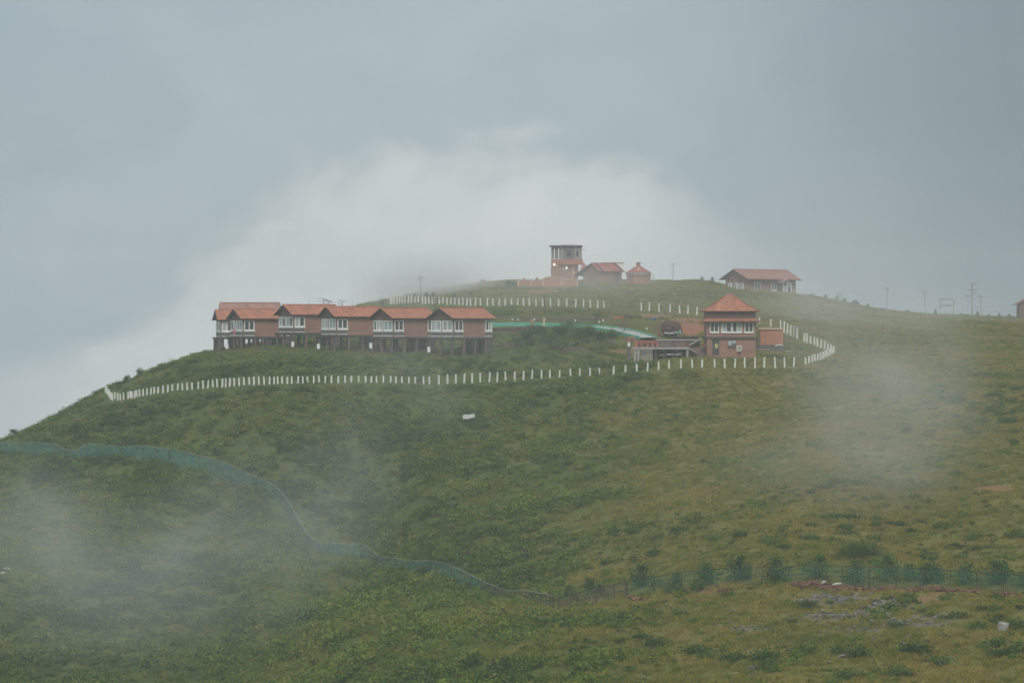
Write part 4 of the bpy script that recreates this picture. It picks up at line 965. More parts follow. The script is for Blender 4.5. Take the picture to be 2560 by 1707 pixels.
wt = empty('water_tank', P(1207, 716, 548)); tag(wt, 'pinkish square water tank fading in mist on the left skyline', 'tank')
MB().box(-.52, .52, 0, 1.0, -.6, 1.15).build('tank_body', M['plaster'], wt); MB().box(-.58, .58, -.06, 1.06, 1.153, 1.27).build('lid', M['plaster_dark'], wt)

def long_house():
    d = 560.0; a = 45.0; th = R(90 - a); k = d / F; base = P(1867, 738, d); root = empty('long_house', base, th)
    tag(root, 'long brown house with a white glazed porch on the right of the hilltop', 'house')
    W, L = 5.4, 14.8; zr = (738 - 672.5) * k; sl = .53
    wt_ = zr - W / 2 * sl - .14; pr = [(0, -1.5), (W, -1.5), (W, wt_), (W / 2, zr - .14), (0, wt_)]
    wl = MB(); wl.add([(0, y, z) for y, z in pr] + [(L, y, z) for y, z in pr], [(0, 1, 2, 3, 4), (9, 8, 7, 6, 5)] + [(i, (i + 1) % 5, 5 + (i + 1) % 5, 5 + i) for i in range(5)])
    wl.build('wall', M['plaster'], root)
    gable_roof(root, -.9, L + .7, W / 2, W / 2 + .9, W / 2 + .9, zr, sl, sl, .12, M['roof_faded'], M['soffit'])
    for y0 in (.7, 2.1, 3.7): window_unit(root, 'y', y0, y0 + .95, .95, 2.4, .004, ['c', 'g'], lower=False)
    window_unit(root, 'x', 2.3, 4.0, .75, 2.45, .004, ['g', 'g'], lower=False)
    window_unit(root, 'x', 7.4, 8.9, 1.0, 2.3, .004, ['g', 'g'], lower=False)
    window_unit(root, 'x', 12.2, 13.0, .8, 2.35, .004, ['g', 'g'], lower=False)
    # glazed porch
    po = MB(); x0, x1, y0 = 9.4, 11.8, -1.3
    fr = MB()
    for x in (x0, (x0 + x1) / 2, x1): fr.box(x - .07, x + .07, y0 - .07, y0 + .07, -1.2, 2.5)
    for z in (.15, 1.72, 2.38): fr.box(x0 + .071, x1 - .071, y0 - .06, y0 + .06, z, z + .13)
    fr.box(x0 - .06, x0 + .06, y0 + .071, -.003, 2.38, 2.5); fr.box(x1 - .06, x1 + .06, y0 + .071, -.003, 2.38, 2.5); fr.box(x0 - .06, x0 + .06, y0 + .071, -.003, 1.72, 1.85)
    f = fr.build('porch_frame', M['white'], root)
    MB().box(x0 + .08, (x0 + x1) / 2 - .08, y0 - .012, y0 + .012, .29, 1.71).build('pane', M['curtain'], f); MB().box((x0 + x1) / 2 + .08, x1 - .08, y0 - .012, y0 + .012, .29, 1.71).build('pane', M['glass'], f)
    MB().box(x0 - .3, x0 + .2, -.8, -.004, -1.2, .3).build('porch_step', M['concrete'], f)
    xm = (x0 + x1) / 2; pr_ = MB()
    pr_.slab([(x0 - .9, -1.9, 2.52), (xm, -1.9, 3.35), (xm, .05, 3.35), (x0 - .9, .05, 2.52)], .09); pr_.slab([(xm, -1.9, 3.35), (x1 + .5, -1.9, 2.52), (x1 + .5, .05, 2.52), (xm, .05, 3.35)], .09)
    r2 = pr_.build('porch_roof', M['roof_faded'], root)
    y = MB(); y.add([(xm - .75, -1.5, 2.55), (xm + .75, -1.5, 2.55), (xm, -1.5, 3.2), (xm - .75, -1.42, 2.55), (xm + .75, -1.42, 2.55), (xm, -1.42, 3.2)], [(0, 1, 2), (5, 4, 3), (0, 3, 4, 1), (1, 4, 5, 2), (2, 5, 3, 0)])
    y.build('porch_gable', M['yellow'], r2)
    MB().tube([(6, W / 2, zr), (6, W / 2, zr + 1.6)], .03, 5).build('lightning_rod', M['metal'], root)
long_house()
def edge_house():
    d = 556.0; k = d / F; base = P(2549.5, 795, d); root = empty('gable_house', base, R(-6)); tag(root, 'brown house cut by the right edge of the picture', 'house')
    W = 7.0; zw = (795 - 756.5) * k
    wl = MB(); wl.add([(0, 0, -1), (W, 0, -1), (W, 0, zw), (W / 2, 0, zw + 1.6), (0, 0, zw), (0, 9, -1), (W, 9, -1), (W, 9, zw), (W / 2, 9, zw + 1.6), (0, 9, zw)], [(0, 1, 2, 3, 4), (9, 8, 7, 6, 5)] + [(i, (i + 1) % 5, 5 + (i + 1) % 5, 5 + i) for i in range(5)])
    wl.build('wall', M['plaster_dark'], root)
    rf = MB(); s = 1.9 / 3.5; o = .95
    rf.slab([(-o, -.6, zw + .15 - o * s), (W / 2, -.6, zw + .15 + 3.5 * s), (W / 2, 9.6, zw + .15 + 3.5 * s), (-o, 9.6, zw + .15 - o * s)], .12)
    rf.slab([(W / 2, -.6, zw + .15 + 3.5 * s), (W + o, -.6, zw + .15 - o * s), (W + o, 9.6, zw + .15 - o * s), (W / 2, 9.6, zw + .15 + 3.5 * s)], .12)
    rf.build('roof', M['roof_faded'], root)
    simple_window(root, 1.2, 2.4, .9, 2.2, -.002, 'gg')
    MB().box(-2.2, -.3, .2, .5, -.8, .25).build('low_wall', M['concrete'], root)
edge_house()

# ------------------------------------------------------------------ solar lamps, poles, transformer
def lamp_proto():
    root = empty('solar_lamp', (0, 0, 0))
    MB().tube([(0, 0, -.4), (0, 0, 1.0)], .055, 6).build('pole', M['metal'], root)
    return root
def solar_lamp(px, top, d, label, h=None, yaw=0.0, dark=False):
    z1 = E - (top - HORIZON) / F * d; x = (px - 1280) / F * d; g = gz(x, d); base = Vector((x, d, g))
    if h: base.z = z1 - h
    H = z1 - base.z - .25
    root = empty('solar_lamp', base, yaw); tag(root, label, 'street lamp', 'solar street lamps')
    MB().tube([(0, 0, -.5 if not h else min(-.5, g - base.z - .3)), (0, 0, H)], [.075, .055], 6).build('pole', M['dark_metal' if dark else 'metal'], root)
    p = MB(); p.slab([(-.62, -.36, H + .28), (.66, -.36, H + .02), (.66, .36, H + .02), (-.62, .36, H + .28)], .06); p.build('solar_panel', M['solar'], root)
    MB().tube([(0, 0, H - .35), (-.5, 0, H - .2)], .03, 5).build('arm', M['metal'], root)
    MB().box(-.72, -.40, -.1, .1, H - .26, H - .17).build('lamp_head', M['concrete_pale'], root)
solar_lamp(1052, 690, 507, 'solar street lamp on the misty skyline above the left end of the upper posts')
solar_lamp(1683, 659, 566, 'solar street lamp on the crest between pavilion and long house')
solar_lamp(2218, 719, 560, 'solar street lamp on the right skyline, first right of the long house')
solar_lamp(2312, 727, 560, 'solar street lamp on the right skyline left of the transformer frame')
solar_lamp(2420, 739, 575, 'faint solar street lamp just left of the tall power pole')
solar_lamp(2453, 739, 558, 'solar street lamp just right of the tall power pole')
solar_lamp(2101, 734, 566, 'short solar lamp poking over the skyline right of the long house', h=3.4)
solar_lamp(1771, 727, 510, 'solar lamp above the left eave of the pyramid roof', dark=True)
solar_lamp(2016, 797.5, 446, 'solar lamp showing through mist behind the right bend of posts', h=2.6)
solar_lamp(957, 746.5, 440, 'solar lamp behind the roof of the second cottage', h=4.2, dark=True)
solar_lamp(1089, 744, 440, 'dark solar panel over the ridge of the right end cottage', h=4.4, dark=True)
solar_lamp(1361, 738, 462, 'dark solar panel in front of the upper posts', h=4.2, dark=True)
solar_lamp(1490, 786, 452, 'dark solar panel above the turquoise walkway', h=1.4, dark=True)
solar_lamp(1561, 812, 441, 'dark solar panel at the bend of the turquoise walkway', h=1.3, dark=True)
solar_lamp(808, 744.5, 446, 'left one of two crossed solar lamps over the highest cottage', h=4.4, dark=True)
solar_lamp(821, 750.5, 440, 'right one of two crossed solar lamps over the highest cottage', h=4.0, yaw=.5, dark=True)
solar_lamp(855, 750.5, 444, 'solar lamp over the ridge of the third cottage', h=4.0, dark=True)

pp = empty('power_pole', on_ground(2430, 562)); tag(pp, 'tall grey power pole with crossarms on the right skyline', 'pole')
H = (E - (709 - HORIZON) / F * 562) - pp.location.z
MB().tube([(0, 0, -.5), (0, 0, H)], [.16, .10], 8).build('shaft', M['metal'], pp)
for z, x0, x1 in ((H - .05, -.1, .85), (H - 1.25, -.8, .75), (H - 1.8, -.45, .95)): MB().box(x0, x1, -.05, .05, z - .06, z + .06).build('crossarm', M['metal'], pp)
tf = empty('transformer_frame', on_ground(2367, 562)); tag(tf, 'two-post steel transformer frame on the right skyline', 'transformer frame')
H = (E - (749 - HORIZON) / F * 562) - tf.location.z
for x in (-1.3, 1.3): MB().box(x - .09, x + .09, -.09, .09, -.6, H).build('upright', M['metal'], tf)
MB().box(-1.39, 1.39, -.08, .08, H + .003, H + .15).build('top_beam', M['metal'], tf); MB().box(-1.209, 1.209, -.07, .07, H - 1.32, H - 1.2).build('cross_beam', M['metal'], tf)
for x in (-.75, -.1, .55): MB().tube([(x, 0, H - 1.198), (x, 0, H - 1.0), (x, 0, H - .85)], [.12, .06, .10], 6).build('insulator', M['dark_metal'], tf)
MB().box(-1.209, 1.209, -.07, .07, .35, .47).build('lower_beam', M['metal'], tf)
wr = MB(); a = pp.location + Vector((0, 0, 1.25)); b = P(2552, 776, 560)
wr.tube([a.lerp(b, t) + Vector((0, 0, -.25 * math.sin(t * math.pi))) - a for t in np.linspace(0, 1, 9)], .018, 4); o = wr.build('power_line', M['dark_metal'], None, a); tag(o, 'thin wire from the power pole to the house at the right edge', 'wire')
lump('dark_boulder', 'dark brown boulder on the skyline right of the long house', 'boulder', 2138, 763, 563, .85, .6, .95, M['earth'], 41, .25)
o = MB().box(-1.35, 1.35, 0, .3, -.5, .42).build('low_wall', M['laterite'], None, on_ground(2197, 561)); tag(o, 'low reddish wall on the right skyline', 'wall')

# ------------------------------------------------------------------ green net fences
def net_fence(name, label, pts, height, net_mat, post_step, rail_mat, brown_from=None, mid=False, sag=0.0, post_mat='dark_metal', post_w=.055, nz=4):
    """pts: ground points; a net hung between posts under a top rail"""
    root = empty(name, pts[0]); tag(root, label, 'fence')
    o = root.location; n = len(pts)
    def panel(i0, i1, mat, nm):
        b = MB(); vs = []; fs = []
        for i in range(i0, i1 + 1):
            for j in range(nz + 1):
                t = j / nz; h = height[i] * t
                off = .10 * math.sin(i * 1.7 + j * 1.1) * math.sin(t * math.pi)
                vs.append(pts[i] - o + Vector((off * .3, off, h - .25 * (1 - t))))
        for i in range(i1 - i0):
            for j in range(nz): fs.append((i * (nz + 1) + j, (i + 1) * (nz + 1) + j, (i + 1) * (nz + 1) + j + 1, i * (nz + 1) + j + 1))
        b.add(vs, fs); return b.build(nm, mat, root)
    posts_i = list(range(0, n, post_step))
    if posts_i[-1] != n - 1: posts_i.append(n - 1)
    for a, b in zip(posts_i[:-1], posts_i[1:]):
        panel(a, b, M['net_brown'] if brown_from is not None and a >= brown_from else net_mat, 'net_panel')
    for a in posts_i:
        MB().tube([pts[a] - o + Vector((0, -.04, -.4)), pts[a] - o + Vector((0, -.04, height[a] + .04))], post_w, 5).build('post', M[post_mat], root)
    MB().tube([pts[i] - o + Vector((0, 0, height[i] + .03)) for i in range(n)], .034 if rail_mat == 'rail' else .028, 5).build('top_rail', M[rail_mat], root)
    if mid:
        MB().tube([pts[i] - o + Vector((0, -.03, height[i] * .5)) for i in range(n)], .024, 5).build('middle_wire', M[rail_mat], root)
        MB().tube([pts[i] - o + Vector((0, -.03, .08)) for i in range(n)], .024, 5).build('bottom_wire', M[rail_mat], root)
TOPL = [(-60, 1112), (0, 1108), (40, 1106), (75, 1106), (130, 1109), (165, 1124), (190, 1126), (225, 1109), (290, 1117), (350, 1115), (420, 1123), (500, 1139), (560, 1156), (620, 1183), (680, 1211), (715, 1245), (742, 1290), (772, 1338), (800, 1358),
        (818, 1356), (864, 1360), (902, 1360), (933, 1380), (948, 1391), (983, 1395), (1020, 1402), (1072, 1402), (1095, 1404), (1136, 1417), (1194, 1446), (1251, 1473), (1273, 1482), (1299, 1475), (1338, 1483), (1384, 1498)]
BH = [(-60, 30), (130, 30), (225, 34), (420, 38), (560, 38), (700, 36), (800, 32), (860, 26), (905, 27), (950, 31), (1003, 34), (1104, 36), (1205, 34), (1251, 28), (1384, 27)]
tl = smooth_path(TOPL, 150); gp = []; hh = []
ds = []
for px, py in tl:
    g = hit(px, py + float(np.interp(px, [b[0] for b in BH], [b[1] for b in BH]))); ds.append(g.y)
ds = np.convolve(np.pad(ds, 5, mode='edge'), np.ones(11) / 11, mode='valid')
for (px, py), d in zip(tl, ds):
    g = on_ground(px, d); gp.append(g); hh.append(min(max((E - (py - HORIZON) / F * d) - g.z, 1.1), 2.8))
brown = next(i for i, (px, _) in enumerate(tl) if px > 1205)
net_fence('net_fence', 'long green net fence winding down the left slope', gp, hh, M['net'], 2, 'rail', brown_from=brown)
NETPTS = [(g.x, g.y) for g in gp]
TR = [(1569, 1452), (1615, 1447), (1704, 1430), (1806, 1422), (1908, 1418.6), (2010, 1413.5), (2100, 1414.5), (2178, 1417), (2306, 1422), (2434, 1429), (2560, 1439), (2680, 1452)]
BR = [(1569, 1490), (1704, 1474), (1806, 1467), (2010, 1461), (2176, 1465), (2383, 1476), (2560, 1483), (2680, 1492)]
def net_line(px0, px1, n, top, bot):
    gp = []; hh = []; ds = []
    xs = np.linspace(px0, px1, n)
    for px in xs: ds.append(hit(px, float(np.interp(px, [b[0] for b in bot], [b[1] for b in bot]))).y)
    ds = np.convolve(np.pad(ds, 4, mode='edge'), np.ones(9) / 9, mode='valid')
    for px, d in zip(xs, ds):
        g = on_ground(px, d); gp.append(g); t = float(np.interp(px, [b[0] for b in top], [b[1] for b in top])); hh.append(min(max((E - (t - HORIZON) / F * d) - g.z, 1.0), 2.4))
    return gp, hh
gp2, hh2 = net_line(1569, 2660, 66, TR, BR)
net_fence('net_fence', 'thin green net fence crossing the meadow at the lower right in front of the saplings', gp2, hh2, M['net_thin'], 4, 'dark_metal', mid=True, post_w=.035)
gp3, hh3 = net_line(1396, 1566, 12, [(1396, 1497), (1470, 1474), (1569, 1453)], [(1396, 1524), (1470, 1512), (1569, 1491)])
net_fence('net_fence', 'bare dark wire fence between the two green nets', gp3, hh3, M['net_brown'], 3, 'dark_metal', mid=True)
NETPTS += [(g.x, g.y) for g in gp2 + gp3]

# ------------------------------------------------------------------ shrubs, saplings and trees
BUSH = [leaf_mesh('foliage', clumped(520, 9, .85, .85, .62, .12, 100 + i, flat=True), np.random.default_rng(i).uniform(.13, .26, 520), M['leaf'], 200 + i) for i in range(5)]
SAP = [leaf_mesh('foliage', np.concatenate([clumped(560, 10, .95, .95, .72, .75, 130 + i), clumped(170, 4, .45, .45, .42, 1.45, 140 + i)]), np.random.default_rng(i).uniform(.13, .26, 730), M['leaf_dark'], 230 + i) for i in range(4)]
def stem_mesh(h, r, seed, n=4):
    rg = random.Random(seed); b = MB()
    for k in range(n):
        a = k * 2 * math.pi / n + rg.random(); b.tube([(0, 0, -.25), (.1 * math.cos(a), .1 * math.sin(a), h * .4), (.3 * math.cos(a), .3 * math.sin(a), h)], [r, r * .7, r * .3], 5)
    return b.mesh('stem', M['bark'])
STEM = [stem_mesh(.55, .03, i) for i in range(3)]; STEM2 = [stem_mesh(1.4, .045, i) for i in range(3)]
def plant(name, label, cat, group, loc, fol, stem, s, rz, zs=1.0):
    root = empty(name, loc, rz); root.scale = (s, s, s * zs); tag(root, label, cat, group)
    link('foliage', fol, root); link('stem', stem, root); return root
rg = random.Random(11)
sap_list = [(1603, 1470, 1.15), (1690, 1462, .62), (1768, 1464, 1.0), (1850, 1458, 1.15), (1940, 1459, 1.1), (2042, 1453, 1.15), (2138, 1459, 1.05), (2220, 1456, 1.25), (2276, 1452, .75), (2313, 1462, 1.1), (2340, 1458, .9), (2415, 1466, 1.0), (2492, 1470, 1.1), (2506, 1462, .95), (2562, 1472, .8)]
for i, (px, py, s) in enumerate(sap_list):
    g = hit(px, py); plant('sapling', 'bushy green sapling behind the thin net, %s from the left' % ordinal(i + 1), 'sapling', 'saplings behind the thin net', g, SAP[i % 4], STEM2[i % 3], s * 1.12, rg.random() * 6)
for i, (px, py, s) in enumerate(((1425, 1500, .85), (1475, 1480, .8), (1500, 1490, .6))):
    plant('sapling', 'dark sapling beside the bare wire fence, %s from the left' % ordinal(i + 1), 'sapling', 'saplings by the wire fence', hit(px, py), SAP[(i + 1) % 4], STEM2[i % 3], s, rg.random() * 6)
# one broad bush standing alone on the grass
plant('broad_bush', 'broad low green bush standing alone on the grass above the thin net', 'bush', None, hit(2150, 1396), leaf_mesh('foliage', clumped(3400, 30, 2.3, 1.5, 1.45, .2, 77, .30, True), np.random.default_rng(3).uniform(.13, .24, 3400), M['leaf'], 78), STEM[0], 1.0, .2)
# numbered clumps that stand out on the meadow
named = [(1600, 1600, 1.0), (1640, 1612, 1.1), (1742, 1640, 1.2), (1765, 1648, .9), (1830, 1650, 1.0), (1915, 1650, 1.3), (1985, 1560, .7), (2020, 1520, 1.2), (1690, 1480, 1.2), (1745, 1478, 1.1), (1822, 1488, .8), (2245, 1566, .9), (2360, 1595, .6), (2090, 1632, .9), (2145, 1640, 1.1), (2290, 1635, 1.2),
         (2440, 1572, 1.1), (2540, 1568, 1.0), (2488, 1618, 1.1), (2500, 1640, .9), (2250, 1685, 1.1), (2120, 1690, 1.2), (1570, 1550, .7), (1520, 1560, .8), (2400, 1545, .7), (2485, 1530, .5), (2360, 1503, .5), (2190, 1510, .5), (2030, 1348, .9), (2200, 1325, .6), (2280, 1328, .6), (2430, 1352, .9), (2390, 1372, 1.0),
         (2440, 1375, .7), (2540, 1345, 1.0), (2470, 1372, .5), (1790, 1350, 1.1), (1850, 1345, 1.0), (1640, 1385, .9), (1700, 1335, .9), (1930, 1365, .8), (1960, 1372, .8), (2110, 1325, .8), (2380, 1330, .4), (2290, 1350, .4), (2450, 1055, 1.3), (2520, 1060, 1.4), (2480, 1030, 1.3), (2390, 1010, 1.2), (2330, 985, 1.0), (2540, 980, 1.3)]
zones = {}
for i, (px, py, s) in enumerate(sorted(named)):
    zn = 'below the thin net' if py > 1470 else ('on the misty right slope' if py < 1100 else 'on the grass above the thin net')
    zones[zn] = zones.get(zn, 0) + 1
    plant('shrub', 'small green shrub %s, %s from the left' % (zn, ordinal(zones[zn])), 'shrub', 'shrubs ' + zn, hit(px, py), BUSH[i % 5], STEM[i % 3], s * rg.uniform(.95, 1.25), rg.random() * 6, rg.uniform(.7, .95))
# small trees in the compound
def tree(px, py, d, h, r, label, seed, group, leaf='leaf', n=900):
    g = on_ground(px, d); rg = random.Random(seed); root = empty('small_tree', g, rg.random() * 6); tag(root, label, 'tree', group)
    b = MB(); b.tube([(0, 0, -.3), (.04, .02, h * .35), (.02, -.03, h * .62), (0, 0, h * .9)], [.085, .07, .05, .02], 7)
    for k in range(5):
        a = k * 1.3 + rg.random(); z = h * rg.uniform(.35, .65); b.tube([(0, 0, z), (r * .4 * math.cos(a), r * .4 * math.sin(a), z + h * .14), (r * .75 * math.cos(a), r * .75 * math.sin(a), z + h * .22)], [.04, .03, .012], 5)
    b.build('trunk', M['bark'], root)
    link('crown', leaf_mesh('crown', clumped(n, 13, r, r, h * .36, h * .66, seed + 500, .33), np.random.default_rng(seed).uniform(.16, .30, n), M[leaf], seed + 900), root)
trs = [(1316, 428, 2.6, 1.15), (1332, 430, 2.7, 1.1), (1352, 432, 2.3, .9), (1369, 425, 2.5, 1.2), (1395, 429, 2.9, 1.3), (1420, 432, 3.2, 1.4), (1451, 426, 3.5, 1.35), (1478, 430, 2.9, 1.2), (1500, 427, 2.5, 1.1), (1532, 429, 2.4, 1.1), (1296, 426, 1.9, .9), (1405, 423, 1.9, 1.1)]
for i, (px, d, h, r) in enumerate(sorted(trs)):
    tree(px, 0, d, h * .88, r * 1.0, 'small leafy tree between cottages and deck, %s from the left' % ordinal(i + 1), 40 + i, 'small trees before the walkway')
for i, (px, d, h, r, lb) in enumerate(((350, 425, 1.5, .6, 'twiggy shrub on the left skyline just above the post corner'), (318, 424, 1.0, .5, 'small shrub on the left skyline by the post corner'), (37, 411, 1.3, .7, 'windblown shrub on the far left skyline'))):
    tree(px, 0, d, h, r, lb, 80 + i, None, 'leaf_dark', 260)
sk = [(1012, 520), (1022, 521), (1036, 522), (1066, 520), (1083, 520), (1135, 515), (1178, 515), (1755, 572), (1781, 572), (2030, 567), (2064, 566), (2092, 568), (2110, 565), (2170, 563), (2236, 562), (2268, 562), (2338, 562), (2405, 562), (2444, 563), (2472, 562), (2498, 562), (2524, 561)]
zones = {}
for i, (px, d) in enumerate(sk):
    zn = 'left' if px < 1300 else ('middle' if px < 1900 else 'right'); zones[zn] = zones.get(zn, 0) + 1
    s = rg.uniform(.5, .85); plant('skyline_shrub', 'thin upright shrub, %s from the left on the %s part of the skyline' % (ordinal(zones[zn]), zn), 'shrub', 'shrubs on the %s skyline' % zn, on_ground(px, d), SAP[i % 4], STEM2[i % 3], s * .62, rg.random() * 6, 1.2)

# ------------------------------------------------------------------ rocks, rubble, litter
ROCK = [stone_mesh('rock', M['stone'], 300 + i, .42) for i in range(5)]
def joined_rocks(name, label, spots, mats, seed, flat=.45):
    rg = random.Random(seed); b = {m: MB() for m in mats}
    for p, s in spots:
        bm = bmesh.new()
        for _ in range(10):
            v = Vector((rg.gauss(0, 1), rg.gauss(0, 1), rg.gauss(0, 1))).normalized(); bm.verts.new((v.x * s * rg.uniform(.7, 1.2), v.y * s * .7, v.z * s * flat))
        bmesh.ops.convex_hull(bm, input=bm.verts); bm.verts.ensure_lookup_table(); bm.verts.index_update()
        b[rg.choice(mats)].add([v.co + p for v in bm.verts], [tuple(v.index for v in f.verts) for f in bm.faces]); bm.free()
    objs = []
    for i, m in enumerate(mats):
        o = b[m].build(name, M[m], objs[0] if objs else None); objs.append(o)
        if i == 0: tag(o, label, kind='stuff')
        else: o['kind'] = 'stuff'
spots = []
for cx, cy_, rx, ry, n in ((2090, 1500, 110, 14, 150), (2200, 1520, 70, 16, 110), (2070, 1540, 90, 10, 80), (2260, 1560, 90, 10, 80), (2330, 1545, 60, 10, 25), (2130, 1570, 80, 12, 30), (1880, 1575, 60, 8, 25), (1900, 1670, 60, 10, 20), (1820, 1560, 40, 8, 12), (2350, 1655, 40, 8, 10), (1870, 1690, 70, 10, 12), (2050, 1600, 200, 30, 40), (2340, 1600, 150, 30, 30), (1700, 1560, 150, 60, 25)):
    for _ in range(n):
        px = cx + rg.gauss(0, .5) * rx; py = cy_ + rg.gauss(0, .5) * ry
        g = hit(px, py); spots.append((g + Vector((0, 0, .07)), rg.uniform(.09, .30)))
joined_rocks('scattered_stones', 'grey flat stones strewn over the meadow at the lower right', spots, ['stone', 'concrete'], 51, .55)
for i, (px, py, s) in enumerate(sorted(((2232, 1497, .55), (2105, 1500, .5), (2190, 1528, .45), (2140, 1488, .6), (2352, 1565, .55), (2065, 1568, .5), (2345, 1662, .7), (2105, 1640, .5), (2165, 1682, .4), (2075, 1655, .45)))):
    o = link('rock', ROCK[i % 5], None, hit(px, py) + Vector((0, 0, .1)), (0, .1 * i, i), (s * 1.7, s * 1.3, s)); tag(o, 'dark grey rock on the lower right meadow, %s from the left of the larger ones' % ordinal(i + 1), 'rock', 'larger rocks on the meadow')
spots = []
for cx, cy_, rx, ry, n in ((2040, 1467, 60, 5, 85), (2100, 1471, 40, 5, 45), (2190, 1473, 50, 4, 14), (2310, 1477, 45, 4, 30), (2400, 1485, 60, 5, 22), (2510, 1490, 40, 4, 20), (1770, 1480, 60, 4, 15), (1590, 1498, 25, 4, 14)):
    for _ in range(n):
        px = cx + rg.uniform(-1, 1) * rx; py = cy_ + rg.gauss(0, .6) * ry
        g = hit(px, py); spots.append((g + Vector((0, 0, .16)), rg.uniform(.14, .34)))
joined_rocks('laterite_rubble', 'band of red laterite rubble along the foot of the thin net', spots, ['laterite'], 52, .7)
for px, py, w, lb in ((2058, 1464, .22, 'small white bag on the red rubble'), (2090, 1466, .48, 'white torn sacks on the red rubble under the thin net')):
    bm = bmesh.new(); r2 = random.Random(int(px))
    for _ in range(24):
        v = Vector((r2.gauss(0, 1), r2.gauss(0, 1), r2.gauss(0, 1))).normalized(); bm.verts.new((v.x * w, v.y * .25, v.z * .14 + .14 + v.x * .05))
    bmesh.ops.convex_hull(bm, input=bm.verts); me = bpy.data.meshes.new('sack'); bm.to_mesh(me); bm.free(); me.materials.append(M['dirty_white'])
    o = link('sack', me, None, hit(px, py) + Vector((0, -.3, .15))); tag(o, lb, 'sack')
# white sheet on the hillside
g = hit(1172, 1060); vs_ = []; fs_ = []; r2 = random.Random(9)
for i in range(9):
    for j in range(6): vs_.append(((i - 4) * .20 + r2.uniform(-.04, .04), (j - 2.5) * .30, .62 + (i - 4) * .03 + j * .045 + .06 * math.sin(i * 1.9 + j) + r2.uniform(-.05, .05)))
for i in range(8):
    for j in range(5): fs_.append((i * 6 + j, (i + 1) * 6 + j, (i + 1) * 6 + j + 1, i * 6 + j + 1))
b = MB(); b.add(vs_, fs_); o = b.build('plastic_sheet', M['dirty_white'], None, g + Vector((0, 0, .1)), (.15, 0, .1)); s_ = o.modifiers.new('thickness', 'SOLIDIFY'); s_.thickness = .03
tag(o, 'crumpled white sheet lying on the scrub in the middle of the slope', 'plastic sheet')
for i, (px, py, s, lb) in enumerate(((18, 1432, .55, 'pale grey rock in the scrub at the left edge, the upper of two'), (10, 1442, .45, 'pale grey rock in the scrub at the left edge, the lower of two'), (1468, 990, .4, 'pale rock in the grass of the upper slope'), (2112, 1147, .28, 'white stone in the mist on the right slope'), (1888, 1333, .25, 'white flat stone on the grass above the thin net'))):
    o = link('rock', ROCK[i], None, hit(px, py) + Vector((0, -.4, .55 if i < 2 else .35)), (.2, 0, i), (s * 2, s * 1.4, s * 1.6)); o.data = ROCK[i].copy(); o.data.materials[0] = M['concrete_pale']; tag(o, lb, 'rock')
# broken white drum
g = hit(2505, 1577); n = 16; b = MB(); vs_ = []; fs_ = []
for j, (r_, z) in enumerate(((.33, 0), (.37, .25), (.40, .5), (.42, .72))):
    for i in range(n):
        a = i * 2 * math.pi / n; zz_ = z if j < 3 else z - (.14 if 9 < i < 13 else 0); vs_.append((r_ * math.cos(a), r_ * math.sin(a), zz_))
for j in range(3):
    for i in range(n): fs_.append((j * n + i, j * n + (i + 1) % n, (j + 1) * n + (i + 1) % n, (j + 1) * n + i))
fs_.append(tuple(range(n))[::-1])
b.add(vs_, fs_); root = empty('broken_drum', g + Vector((0, -.2, .05)), .3); tag(root, 'broken white drum standing among shrubs near the lower right corner', 'drum')
root.rotation_euler = (.05, .12, .3)
o = b.build('drum_wall', M['dirty_white'], root); s_ = o.modifiers.new('thickness', 'SOLIDIFY'); s_.thickness = .03
MB().add([(.405 * math.cos(a) , .405 * math.sin(a), z) for a in (-1.25, -1.05, -.85) for z in (.28, .42)] + [(.43 * math.cos(a), .43 * math.sin(a), z) for a in (-1.25, -1.05, -.85) for z in (.28, .42)], [(6, 8, 9, 7), (8, 10, 11, 9), (0, 1, 3, 2), (2, 3, 5, 4), (0, 6, 7, 1), (4, 5, 11, 10), (0, 2, 8, 6), (2, 4, 10, 8), (1, 7, 9, 3), (3, 9, 11, 5)]).build('rust_patch', M['orange_wall'], root)

